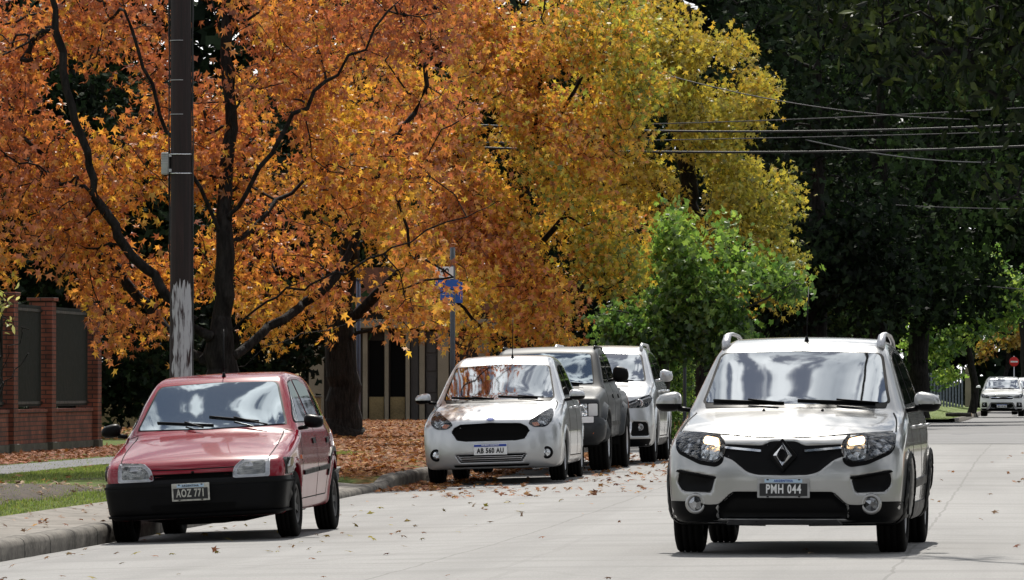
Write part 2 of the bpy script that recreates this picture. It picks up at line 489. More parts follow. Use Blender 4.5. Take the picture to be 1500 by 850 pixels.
def wheel(parent, u, v, Rt, w, side, rimmat, rr=.2, spokes=5, zc=None, spin=0):
    """tyre > tread grooves modelled in the profile; rim > hub"""
    zc = zc or Rt
    o = bpy.data.objects.new('wheel', None); COL.objects.link(o); o.parent = parent; o.location = (u, v, zc)
    m = MB(); h = w / 2; f = side
    prof_ = [(rr, -h * .8), (rr + .01, -h), (Rt - .05, -h * 1.04), (Rt - .015, -h * .95), (Rt, -h * .8)]
    for q in (-.45, 0, .45):
        prof_ += [(Rt, h * (q - .08)), (Rt - .008, h * (q - .07)), (Rt - .008, h * (q + .07)), (Rt, h * (q + .08))]
    prof_ += [(Rt, h * .8), (Rt - .015, h * .95), (Rt - .05, h * 1.04), (rr + .01, h), (rr, h * .8)]
    m.lathe(prof_, 40).build('tyre', M['rubber'], o)
    m = MB()
    ring = [(rr, -h * .8), (rr, h * .82 * 1), (rr - .012, h * .9), (rr - .025, h * .8), (rr - .03, h * .3), (rr - .03, -h * .8)]
    m.lathe([(a, b * f) for a, b in ring], 32)
    m.lathe([(rr * .3, h * .25 * f), (rr * .32, h * .6 * f), (rr * .15, h * .7 * f), (0.001, h * .7 * f)], 16)
    for k in range(spokes):
        q = 2 * math.pi * k / spokes + spin; c, s_ = math.cos(q), math.sin(q)
        V = []
        for r_, wd, x in ((rr * .2, .035, .62), (rr * .6, .026, .68), (rr - .02, .036, .78)):
            for dx in (0, -.16):
                for sg in (-1, 1):
                    V.append(((x + dx) * h * f, r_ * c - sg * wd * s_, r_ * s_ + sg * wd * c))
        F = []
        for i in (0, 4): F += [(i, i + 1, i + 5, i + 4), (i + 2, i + 6, i + 7, i + 3), (i, i + 4, i + 6, i + 2), (i + 1, i + 3, i + 7, i + 5)]
        m.add(V, F)
    m.build('rim', rimmat, o)
    MB().lathe([(0.001, -h * .2 * f), (rr - .028, -h * .2 * f)], 24).build('dark_backing_disc', M['under'], o)  # plain dark disc added behind the spokes to keep the rim's inside dark
    return o
def wheels(car, B, Rt, w, rimmat, rr, spokes=5, toe=.0, steer=0):
    for wv, wz, ra in B.wheels:
        half = float(B.plan(np.array([wv]))[0]) - .02 + toe - w / 2
        for sd in (-1, 1):
            o = wheel(car, sd * half, wv, Rt, w, sd, rimmat, rr, spokes, spin=random.random() * 2)
            if steer and wv < 1.5: o.rotation_euler.z = steer
            m = MB(); q = ra - .012
            xi, xo = sd * (B.W - .33), sd * (float(B.plan(np.array([wv]))[0]) - .035)
            Mx = Matrix.Translation((0, wv, wz))
            n_ = 20; pr_ = [(q * math.cos(t_), q * math.sin(t_)) for t_ in np.linspace(-.12, math.pi + .12, n_)]
            V_ = [(x_, wv + a_, max(wz + b_, .24)) for x_ in (xi, xo) for a_, b_ in pr_]
            m.add(V_, [(i_, i_ + 1, n_ + i_ + 1, n_ + i_) for i_ in range(n_ - 1)] + [tuple(range(n_))])
            m.build('wheel_liner', M['under'], car)
def mirror_(parent, u, v, z, sd, w, h, matc, matb=None, d=.1, armz=-.02, inner=.06):
    def F(x, y, zz):
        X = (x - u) * sd; q = np.abs(X / (w / 2)) ** 2.8 + np.abs((y - v + .0) / (d / 2)) ** 2.2 + np.abs((zz - z + .02 * (X / w)) / (h / 2 * (1 - .12 * X / w * 2))) ** 2.6
        return (q ** (1 / 2.5) - 1) * h * .4
    o = bpy.data.objects.new('wing_mirror', None); COL.objects.link(o); o.parent = parent
    lo = (u - w / 2 - .03, v - d / 2 - .03, z - h / 2 - .03); hi = (u + w / 2 + .03, v + d / 2 + .03, z + h / 2 + .03)
    V, Q = surfnet(F, lo, hi, .012)
    for _ in range(3):
        g = grad(F, V, .003); V = V - g * (F(V[:, 0], V[:, 1], V[:, 2]) / np.maximum((g * g).sum(1), .2))[:, None]
    if matb is not None:
        low = V[Q][:, :, 2].mean(1) < z - h * .12
        mesh('mirror_housing', V, Q[~low], matc, o); mesh('mirror_base', V, Q[low], matb, o)
    else: mesh('mirror_housing', V, Q, matc, o)
    m = MB(); m.tube([(u - sd * w * .35, v, z + armz - h * .2), (u - sd * (w / 2 + inner), v + .02, z + armz - h * .3)], [.035, .03], 8, flat=(1, .6)); m.build('mirror_arm', matb or matc, o)
    m = MB(); m.box(u - w * .42, u + w * .42, v + d / 2 - .006, v + d / 2 + .004, z - h * .38, z + h * .38, .003); m.build('mirror_glass', M['chrome'], o)
    return o
_txt = {}
def text_mesh(name, s, size, mat, parent, loc, rot=(math.pi / 2, 0, 0), xs=1.0, ext=.0015, bold=0.0, sp=1.0):
    cu = bpy.data.curves.new(name, 'FONT'); cu.body = s; cu.size = size; cu.align_x = 'CENTER'; cu.align_y = 'CENTER'
    cu.extrude = ext; cu.offset = bold; cu.space_character = sp; cu.resolution_u = 3
    t = bpy.data.objects.new(name, cu); COL.objects.link(t)
    dg = bpy.context.evaluated_depsgraph_get(); me = bpy.data.meshes.new_from_object(t.evaluated_get(dg))
    bpy.data.objects.remove(t); bpy.data.curves.remove(cu)
    me.materials.clear(); me.materials.append(mat)
    o = bpy.data.objects.new(name, me); COL.objects.link(o); o.parent = parent; o.location = loc; o.rotation_euler = rot; o.scale = (xs, 1, 1)
    return o
def plate(parent, u, v, z, w, h, text, style, size=None, tilt=0.0):
    o = bpy.data.objects.new('number_plate', None); COL.objects.link(o); o.parent = parent; o.location = (u, v, z); o.rotation_euler.x = tilt
    size = size or h * .62
    if style == 'new':
        MB().box(-w / 2, w / 2, -.006, .006, -h / 2, h / 2, .003).build('plate_sheet', M['plate_white'], o)
        MB().box(-w / 2 + .004, w / 2 - .004, -.009, -.0065, h * .26, h / 2 - .004).build('plate_band', M['plate_blue'], o)
        text_mesh('plate_heading', 'REPUBLICA ARGENTINA', h * .15, M['plate_white'], o, (0, -.0095, h * .38), bold=.0004)
        text_mesh('plate_text', text, size, M['plate_black'], o, (0, -.0085, -h * .13), xs=.78, bold=.003, sp=1.12)
    else:
        fr = M['plate_grey'] if style == 'black' else M['plate_ivory']
        MB().box(-w / 2, w / 2, -.005, .006, -h / 2, h / 2, .003).build('plate_sheet', fr, o)
        MB().box(-w * .455, w * .455, -.009, -.0055, -h * .40, h * .23, .001).build('plate_field', M['plate_black'], o)
        MB().box(-w * .36, w * .36, -.007, -.0055, h * .27, h * .45).build('plate_band', M['plate_sky'], o)
        text_mesh('plate_heading', 'ARGENTINA', h * .15, M['plate_black'] if style != 'black' else M['plate_blue'], o, (0, -.0085, h * .36), bold=.0006, sp=1.2)
        text_mesh('plate_text', text, size, M['plate_white'] if style == 'black' else fr, o, (0, -.011, -h * .07), xs=.60 if style == 'old' else .68, bold=.0026, sp=1.15)
        for sx in (-.3, .3):
            for zz in (-.44, .42): MB().box(w * sx - .008, w * sx + .008, -.0095, -.0055, h * zz - .004, h * zz + .004).build('plate_bolt', M['black'], o)
    return o
def wiper(parent, B, p0, p1, pe, off=.02):
    """arm from p0 to p1 and blade from p1 to pe, given in front-view (u, z)"""
    o = bpy.data.objects.new('wiper', None); COL.objects.link(o); o.parent = parent
    def line(a, b, n, of):
        P = np.array([(a[0] + (b[0] - a[0]) * i / n, a[1] + (b[1] - a[1]) * i / n) for i in range(n + 1)])
        O, D = mapping('front')(P); Q, _ = B.hit(O, D); g = grad(B.F, Q); g /= np.linalg.norm(g, axis=1)[:, None]
        return [tuple(q) for q in Q + g * of]
    MB().tube(line(p0, ((p1[0] + pe[0]) / 2, (p1[1] + pe[1]) / 2), 6, off + .012), .008, 6).build('wiper_arm', M['black'], o)
    MB().tube(line(p1, pe, 8, off * .6), .011, 6).build('wiper_blade', M['black'], o)
def antenna(parent, B, u, v, h, lean=.12, mat='black'):
    q, g = spot(B, u, v, 'top')
    o = bpy.data.objects.new('antenna', None); COL.objects.link(o); o.parent = parent; o.location = q
    MB().tube([(0, 0, -.01), (0, 0, .012), (0, .004, .04)], [.022, .016, .009], 10).build('antenna_foot', M['black'], o)
    MB().tube([(0, .004, .03), (0, lean * .4, h * .5), (0, lean, h)], [.006, .0055, .005], 6).build('antenna_mast', M[mat], o)
def disc(parent, name, B, a, b, r, mat, off, th=.01, kind='front', ry=None, nrm=None, hole=0.0, dome=0.0):
    """round lamp or bezel standing on the surface, facing forward"""
    q, g = spot(B, a, b, kind)
    n = nrm or g; x = -Vector(n); up = Vector((0, 0, 1)); y_ = up.cross(x).normalized(); z_ = x.cross(y_)
    Mx = Matrix(((x.x, y_.x, z_.x, q.x), (x.y, y_.y, z_.y, q.y), (x.z, y_.z, z_.z, q.z), (0, 0, 0, 1)))
    pr = [(r, .01), (r, -off), (r * .94, -off - th * .7), (r * .86, -off - th)]
    if hole: pr += [(hole * 1.1, -off - th), (hole, -off - th * .5), (hole, .005)]
    else: pr += [(r * .5, -off - th - dome * .7), (.001, -off - th - dome)]
    return MB().lathe(pr, 24, Mx).build(name, mat, parent)
def place_car(name, label, px, d, z, yaw, roll=0.0, pitch=0.0, group=None):
    x, y, _ = at(px, d)
    t = thing(name, label, 'car', (x, y, z), 0, group)
    t.rotation_mode = 'YXZ'
    t.rotation_euler = (R(pitch), R(roll), R(-yaw))
    return t
def seams(B, car, lines, kind, w=.009, name='panel_gap'):
    for ln in lines: patch(B, name, band(chaikin_open(ln), w), kind, M['seam'], car, off=.0015, rr=0, res=.05, skirt=.001)
def chaikin_open(P, n=2):
    P = [np.array(p, float) for p in P]
    if len(P) < 3: return P
    for _ in range(n):
        Q = [P[0]]
        for a, b in zip(P[:-1], P[1:]): Q += [a * .75 + b * .25, a * .25 + b * .75]
        P = Q + [P[-1]]
    return P
def windows(B, car, front, fr_mat, sides, rear=None, frit=.03):
    if fr_mat:
        c = np.mean(front, 0); big = [tuple(c + (np.array(p) - c) * (1 + frit)) for p in front]
        s = patch(B, 'windscreen_seal', big, 'front', M['trim'], car, off=.002, rr=.05, skirt=.002)
        patch(B, 'windscreen', front, 'front', fr_mat, car, off=.006, rr=.05)
    for kd in ('right', 'left'):
        for k, w in enumerate(sides):
            c = np.mean(w, 0); big = [tuple(c + (np.array(p) - c) * 1.06) for p in w]
            patch(B, 'window_frame', big, kd, M['trim'], car, off=.002, rr=.04, skirt=.002)
            patch(B, 'side_window', w, kd, M['sideglass'], car, off=.005, rr=.03)
    if rear: patch(B, 'rear_window', rear, 'rear', M['sideglass'], car, off=.004, rr=.05)
def both(fn):
    for s in (-1, 1): fn(s)
def mm(P, s): return P if s > 0 else mir(P)

# ================= 1. silver crossover driving towards us =================
def silver_crossover():
    car = place_car('driving_car', 'silver crossover with lit headlights and raised roof rails driving towards us', 1146, 42.0, -.04, 2.0)
    grille = sym([(.0, .835), (.09, .83), (.14, .80), (.43, .815), (.44, .72), (.36, .695), (.26, .615), (.18, .592)])
    grille = [(-.09, .838), (.09, .838), (.15, .805), (.44, .815), (.45, .73), (.37, .70), (.26, .61), (.18, .59), (-.18, .59), (-.26, .61), (-.37, .70), (-.45, .73), (-.44, .815), (-.15, .805)]
    intake = [(-.36, .455), (.36, .455), (.47, .36), (.47, .27), (-.47, .27), (-.47, .36)]
    vent = [(.50, .57), (.775, .617), (.79, .53), (.745, .468), (.53, .462)]
    B = Body([(.12, .235), (.03, .27), (.0, .36), (.0, .50), (.0, .60), (.02, .70), (.05, .80), (.10, .855), (.2, .90), (.45, .97), (.8, 1.03), (1.08, 1.075), (1.2, 1.15), (1.75, 1.50), (1.88, 1.56), (2.1, 1.60), (2.6, 1.628), (3.1, 1.61), (3.6, 1.545), (3.82, 1.46), (4.0, 1.08), (4.06, .9), (4.08, .6), (4.07, .4), (3.95, .28), (3.5, .23), (2.2, .20), (.6, .21)],
             .878, [(.15, .06), (.3, .025), (.45, .008), (.6, .0), (.8, .004), (.95, .022), (1.03, .045), (1.08, .07), (1.3, .15), (1.5, .225), (1.6, .27)],
             [(-.1, .84), (.1, .85), (.4, .87), (.9, .878), (3.3, .878), (3.8, .86), (4.1, .80)],
             [(0, .12), (.5, .12), (1.1, .09), (1.7, .07), (2.2, 0), (3.3, 0), (4, -.10)],
             [(0, .02), (.5, .045), (1.1, .05), (1.8, .045), (3.5, .05)], k=.085,
             wheels=[(.85, .325, .375), (3.44, .325, .375)], flare=(.022, .07), recess=[(grille, .022), (intake, .05), (vent, .03)], h=.018, corner=.13)
    B.build('body', M['silver'], car)
    # black lower cladding of the bumper
    low = [(-.86, .395), (-.66, .395), (-.56, .37), (-.47, .375), (-.37, .468), (.37, .468), (.47, .375), (.56, .37), (.66, .395), (.86, .395), (.86, .25), (.40, .24), (-.40, .24), (-.86, .25)]
    patch(B, 'lower_bumper', low, 'front', M['black'], car, off=.005, rr=.025, res=.03)
    patch(B, 'skid_plate', [(-.40, .262), (.40, .262), (.43, .235), (-.43, .235)], 'front', M['satin'], car, off=.016, rr=.008)
    patch(B, 'grille', grille, 'front', M['black'], car, off=.002, rr=.03, res=.03)
    def sidebits(s):
        patch(B, 'bumper_vent', mm(vent, s), 'front', M['black'], car, off=.002, rr=.03)
        patch(B, 'bumper_vent_rim', mm([(.49, .575), (.78, .625), (.795, .61), (.50, .558)], s), 'front', M['trim'], car, off=.012, rr=.005)
        patch(B, 'grille_bar', mm([(.16, .768), (.43, .790), (.43, .776), (.16, .752)], s), 'front', M['chrome'], car, off=.022, rr=.004)
        hl = [(.455, .865), (.60, .885), (.795, .888), (.80, .80), (.775, .765), (.62, .695), (.50, .672), (.45, .70), (.437, .80)]
        l = bpy.data.objects.new('headlight', None); COL.objects.link(l); l.parent = car
        patch(B, 'lamp_housing', [(.44, .855), (.60, .892), (.805, .895), (.81, .79), (.78, .74), (.62, .665), (.49, .645), (.44, .68), (.425, .80)], 'front', M['trim'], l, off=.004, rr=.03)
        if s < 0:
            for o in [c for c in l.children]: bpy.data.objects.remove(o)
            patch(B, 'lamp_housing', mir([(.44, .855), (.60, .892), (.805, .895), (.81, .79), (.78, .74), (.62, .665), (.49, .645), (.44, .68), (.425, .80)]), 'front', M['trim'], l, off=.004, rr=.03)
        patch(B, 'lamp_reflector', mm([(.62, .875), (.785, .878), (.785, .79), (.74, .755), (.62, .715)], s), 'front', M['reflector_dark'], l, off=.008, rr=.03)
        patch(B, 'lamp_reflector', mm([(.465, .855), (.605, .875), (.605, .71), (.51, .69), (.465, .72)], s), 'front', M['reflector'], l, off=.008, rr=.03)
        patch(B, 'lamp_bulb', mm([(.475, .848), (.585, .868), (.595, .815), (.475, .80)], s), 'front', M['lit'], l, off=.011, rr=.025)
        patch(B, 'lamp_cover', mm(hl, s), 'front', M['lens'], l, off=.02, rr=.03, skirt=.0)
        f = bpy.data.objects.new('fog_lamp', None); COL.objects.link(f); f.parent = car
        disc(f, 'lamp_bezel', B, s * .645, .378, .078, M['silver'], .008, .016, hole=.052, nrm=(0, -1, 0.02))
        disc(f, 'lamp_glass', B, s * .645, .378, .054, M['reflector_dark'], .010, .006, nrm=(0, -1, .02), dome=.008)
        # dark cladding round the wheel arches
        for wv, wz, ra in B.wheels:
            a0, a1 = (-.25, math.pi + .25)
            ring = [(wv + (ra - .004) * math.cos(q), wz + (ra - .004) * math.sin(q)) for q in np.linspace(a0, a1, 26)]
            rin = [(wv + (ra + .052) * math.cos(q), wz + (ra + .052) * math.sin(q)) for q in np.linspace(a1, a0, 26)]
            patch(B, 'arch_cladding', ring + rin, 'right' if s > 0 else 'left', M['black'], car, off=.014, rr=0, res=.03, skirt=.02)
        kd = 'right' if s > 0 else 'left'
        patch(B, 'sill_cladding', [(1.28, .36), (3.0, .36), (3.0, .24), (1.28, .24)], kd, M['black'], car, off=.012, rr=.02, res=.06)
        patch(B, 'door_moulding', [(1.5, .53), (3.0, .55), (3.0, .49), (1.5, .47)], kd, M['black'], car, off=.012, rr=.01, res=.06)
        # doors
        for name, ln in (('front', [(1.52, .38), (1.42, .7), (1.42, 1.06)]), ('mid', [(2.42, .38), (2.42, 1.1)]), ('rear', [(2.95, .38), (3.02, .6), (3.28, .85), (3.35, 1.1)])):
            seams(B, car, [ln], kd)
        for hv in (2.22, 3.1):
            q, g = spot(B, hv, .93, kd)
            MB().tube([q + g * .0 + Vector((0, -.09, 0)), q + g * .035 + Vector((0, -.06, .003)), q + g * .035 + Vector((0, .06, .006)), q + Vector((0, .09, 0))], .013, 8).build('door_handle', M['silver'], car)
        mirror_(car, s * .98, 1.42, 1.12, s, .20, .145, M['silver'], M['black'], .16, inner=.07)
        # roof rail, arched at the front end
        pts = []
        for v_, lift in ((1.92, 0), (1.97, .04), (2.07, .066), (2.2, .07), (2.5, .066), (3.0, .06), (3.3, .045), (3.42, 0)):
            q, g = spot(B, s * .595, v_, 'top'); pts.append(tuple(q + Vector((0, 0, lift))))
        MB().tube(pts, [.028, .03, .028, .02, .017, .017, .017, .017], 10, flat=(1.1, .8)).build('roof_rail', M['satin'], car)
        seams(B, car, [mm([(.80, .90), (.785, .98), (.74, 1.04)], s)], 'front')
    both(sidebits)
    # diamond badge, an open lozenge ring
    q, g = spot(B, 0, .735, 'front')
    e = bpy.data.objects.new('badge', None); COL.objects.link(e); e.parent = car; e.location = (q.x, -.012, .733)
    m = MB(); ow, oh, iw, ih = .072, .098, .026, .048
    O_ = [(0, oh), (ow, 0), (0, -oh), (-ow, 0)]; I_ = [(0, ih), (iw, 0), (0, -ih), (-iw, 0)]
    V = [(a, 0.012, b) for a, b in O_] + [(a * .62, -.016, b * .76) for a, b in O_] + [(a, .008, b) for a, b in I_]
    F = []
    for i in range(4):
        j = (i + 1) % 4; F += [(i, i + 4, j + 4, j), (i + 4, i + 8, j + 8, j + 4)]
    m.add(V, F); m.build('badge_ring', M['chrome'], e)
    MB().prism([(0, oh + .03), (ow + .035, 0.0), (0, -oh - .02), (-ow - .035, 0)], .014, .03).build('badge_base', M['black'], e)
    plate(car, 0.01, -.02, .495, .385, .145, 'PMH 044', 'black')
    windows(B, car, [(-.69, 1.115), (0, 1.10), (.69, 1.115), (.67, 1.18), (.60, 1.485), (0, 1.503), (-.60, 1.485), (-.67, 1.18)], M['screen'],
            [[(1.52, 1.10), (1.72, 1.26), (2.02, 1.46), (2.36, 1.50), (2.36, 1.11)], [(2.46, 1.11), (2.46, 1.505), (3.0, 1.48), (3.3, 1.39), (3.42, 1.14)]],
            [(-.55, 1.12), (.55, 1.12), (.5, 1.42), (-.5, 1.42)], .035)
    wiper(car, B, (-.12, 1.09), (-.08, 1.105), (-.62, 1.125)); wiper(car, B, (.62, 1.09), (.60, 1.105), (.02, 1.125))
    patch(B, 'cowl_panel', [(-.68, 1.075), (.68, 1.075), (.69, 1.11), (-.69, 1.11)], 'front', M['black'], car, off=.004, rr=.01)
    seams(B, car, [[(-.78, .905), (-.45, .885), (-.15, .862), (0, .872), (.15, .862), (.45, .885), (.78, .905)]], 'front')
    for su in (-.22, .22):
        q, g = spot(B, su, .98, 'top'); MB().tube([q, q + Vector((0, -.01, .012))], [.012, .009], 8).build('washer_jet', M['black'], car)
    antenna(car, B, .02, 2.02, .42, .2, 'trim')
    wheels(car, B, .325, .205, M['rim'], .205, 5)
    MB().box(-.55, .55, .5, 3.9, .23, .32, .03).build('underbody', M['under'], car)
    MB().tube([(-.62, 3.44, .3), (.62, 3.44, .3)], .035, 8).build('rear_axle', M['under'], car)
    patch(B, 'tail_light', [(.62, 1.0), (.8, 1.0), (.8, .8), (.62, .8)], 'rear', M['amber'], car); patch(B, 'tail_light', mir([(.62, 1.0), (.8, 1.0), (.8, .8), (.62, .8)]), 'rear', M['amber'], car)
    return car

# ================= 2. old red hatchback at the kerb =================
def red_hatch():
    car = place_car('hatchback', 'faded red old hatchback with black bumper and wing mirrors parked at the kerb', 286, 48.8, -.133, .7, -2.9)
    B = Body([(.08, .20), (.03, .26), (.03, .36), (.03, .5), (.035, .56), (.05, .63), (.09, .69), (.2, .735), (.5, .815), (.85, .895), (1.0, .925), (1.12, .985), (1.62, 1.33), (1.76, 1.41), (1.95, 1.44), (2.3, 1.455), (2.8, 1.44), (3.15, 1.40), (3.3, 1.33), (3.58, .98), (3.64, .85), (3.68, .6), (3.68, .4), (3.6, .28), (3.2, .24), (2.0, .22), (.6, .22)],
             .80, [(.15, .06), (.3, .04), (.45, .018), (.6, .0), (.75, .004), (.88, .022), (.94, .05), (.99, .075), (1.2, .15), (1.38, .225), (1.5, .28)],
             [(-.1, .745), (.1, .765), (.4, .79), (.9, .80), (2.9, .80), (3.4, .77), (3.7, .72)],
             [(0, .055), (.5, .06), (1.0, .10), (1.6, .06), (2.1, 0), (3, 0), (3.6, -.08)],
             [(0, .01), (.5, .03), (1.0, .04), (1.7, .03), (3.5, .04)], k=.06,
             wheels=[(.72, .30, .335), (3.15, .30, .335)], flare=(.012, .05), recess=[([(-.345, .585), (.345, .585), (.345, .535), (-.345, .535)], .03)], h=.018, corner=.08)
    B.build('body', M['red'], car)
    w = .93
    bump_ = [(-w, .535), (w, .535), (w * 1.02, .33), (.72, .225), (-.72, .225), (-w * 1.02, .33)]
    patch(B, 'front_bumper', bump_, 'wrap', M['black'], car, off=.014, rr=.06, res=.03, skirt=.03, lift=.018)
    patch(B, 'bumper_strip', [(-w, .505), (w, .505), (w, .488), (-w, .488)], 'wrap', M['under'], car, off=.037, rr=.004, res=.03)
    patch(B, 'bumper_slot', [(-.34, .335), (.34, .335), (.32, .285), (-.32, .285)], 'wrap', M['void'], car, off=.036, rr=.02, res=.03)
    patch(B, 'bumper_lip', [(-.8, .262), (.8, .262), (.8, .25), (-.8, .25)], 'wrap', M['trim'], car, off=.046, rr=.004, res=.03)
    patch(B, 'rear_bumper', [(-.78, .56), (.78, .56), (.74, .26), (-.74, .26)], 'rear', M['black'], car, off=.04, rr=.03, skirt=.06)
    patch(B, 'grille', [(-.345, .59), (.345, .59), (.345, .54), (-.345, .54)], 'front', M['void'], car, off=.003, rr=.01)
    def bits(s):
        kd = 'right' if s > 0 else 'left'
        l = bpy.data.objects.new('headlight', None); COL.objects.link(l); l.parent = car
        shape = [(.355, .59), (.37, .63), (.43, .678), (.645, .688), (.645, .545), (.355, .545)]
        patch(B, 'lamp_housing', mm([(.345, .59), (.36, .635), (.42, .688), (.655, .698), (.655, .537), (.345, .537)], s), 'front', M['satin'], l, off=.003, rr=.02)
        patch(B, 'lamp_reflector', mm([(.38, .60), (.395, .63), (.445, .665), (.62, .672), (.62, .56), (.38, .56)], s), 'front', M['reflector_old'], l, off=.004, rr=.02)
        patch(B, 'lamp_cover', mm(shape, s), 'front', M['lens'], l, off=.022, rr=.02, skirt=0)
        i_ = bpy.data.objects.new('indicator', None); COL.objects.link(i_); i_.parent = car
        wr = [(.72, .692), (.98, .684), (1.0, .55), (.72, .543)]
        patch(B, 'indicator_housing', mm(wr, s), 'wrap', M['rimdark'], i_, off=.004, rr=.02)
        patch(B, 'indicator_lens', mm([(.735, .680), (.96, .674), (.975, .56), (.735, .556)], s), 'wrap', M['lens'], i_, off=.016, rr=.015, skirt=0)
        patch(B, 'side_repeater', [(1.02, .70), (1.07, .70), (1.07, .665), (1.02, .665)], kd, M['amber'], car, off=.01, rr=.01)
        patch(B, 'door_moulding', [(1.18, .565), (2.02, .585), (2.02, .545), (1.18, .525)], kd, M['trim'], car, off=.014, rr=.01, res=.05)
        patch(B, 'door_moulding', [(2.06, .586), (2.72, .60), (2.72, .56), (2.06, .546)], kd, M['trim'], car, off=.014, rr=.01, res=.05)
        patch(B, 'wheel_arch_lip', [(2.68, .5), (2.8, .64), (3.0, .71), (3.3, .71), (3.5, .62), (3.56, .5), (3.6, .5), (3.54, .66), (3.32, .75), (2.98, .75), (2.76, .67), (2.64, .5)], kd, M['black'], car, off=.012, rr=.01, res=.03)
        seams(B, car, [[(1.12, .32), (1.10, .6), (1.14, .93)], [(2.04, .32), (2.05, .7), (2.08, .96)], [(2.62, .34), (2.66, .5), (2.88, .75), (2.92, .95)], [(1.12, .32), (2.62, .34)]], kd)
        for hv in (1.90, 2.76):
            patch(B, 'door_handle', [(hv - .09, .84), (hv + .06, .845), (hv + .06, .795), (hv - .09, .79)], kd, M['black'], car, off=.012, rr=.01)
        mirror_(car, s * .895, 1.22, .985, s, .17, .115, M['black'], None, .13, inner=.05)
        patch(B, 'tail_light', mm([(.55, .9), (.74, .9), (.74, .68), (.55, .68)], s), 'rear', M['amber'], car)
        seams(B, car, [mm([(.64, .70), (.66, .78), (.655, .86), (.64, .92)], s)], 'front')
    both(bits)
    windows(B, car, [(-.64, .975), (0, .962), (.64, .975), (.635, 1.0), (.515, 1.345), (0, 1.36), (-.515, 1.345), (-.635, 1.0)], M['screen_red'],
            [[(1.30, .99), (1.38, 1.06), (1.78, 1.33), (2.04, 1.355), (2.04, .99)], [(2.13, .99), (2.13, 1.36), (2.5, 1.355), (2.78, 1.30), (2.72, 1.0)], [(2.80, 1.01), (2.85, 1.28), (2.98, 1.23), (3.12, 1.03)]],
            [(-.5, 1.0), (.5, 1.0), (.46, 1.32), (-.46, 1.32)], .03)
    wiper(car, B, (-.05, .95), (.03, .985), (-.48, 1.03)); wiper(car, B, (.50, .95), (.42, 1.0), (-.02, 1.06))
    seams(B, car, [[(-.66, .635), (0, .625), (.66, .635)], [(-.66, .615), (0, .612), (.66, .615)]][:1], 'front')
    q, g = spot(B, 0, .60, 'front'); MB().lathe([(.001, -.004), (.013, -.002), (.015, .01)], 12, Matrix.Translation(q) @ Matrix.Rotation(math.pi / 2, 4, 'Z')).build('bonnet_lock', M['black'], car)
    plate(car, -.01, -.045, .435, .325, .15, 'AOZ 771', 'old')
    antenna(car, B, .03, 1.82, .42, .12)
    wheels(car, B, .285, .17, M['rimdark'], .175, 6, toe=.018)
    m = MB(); m.box(-.5, .5, .5, 3.4, .19, .3, .03); m.box(-.25, .2, .5, 1.1, .15, .25, .02); m.tube([(-.6, .72, .22), (-.3, .85, .17), (.3, .85, .17), (.6, .72, .22)], .02, 6); m.tube([(.3, .6, .19), (.3, 3.4, .2)], .025, 6)
    m.build('underbody', M['under'], car)
    MB().tube([(-.62, 3.15, .27), (.62, 3.15, .27)], .035, 8).build('rear_axle', M['under'], car)
    return car

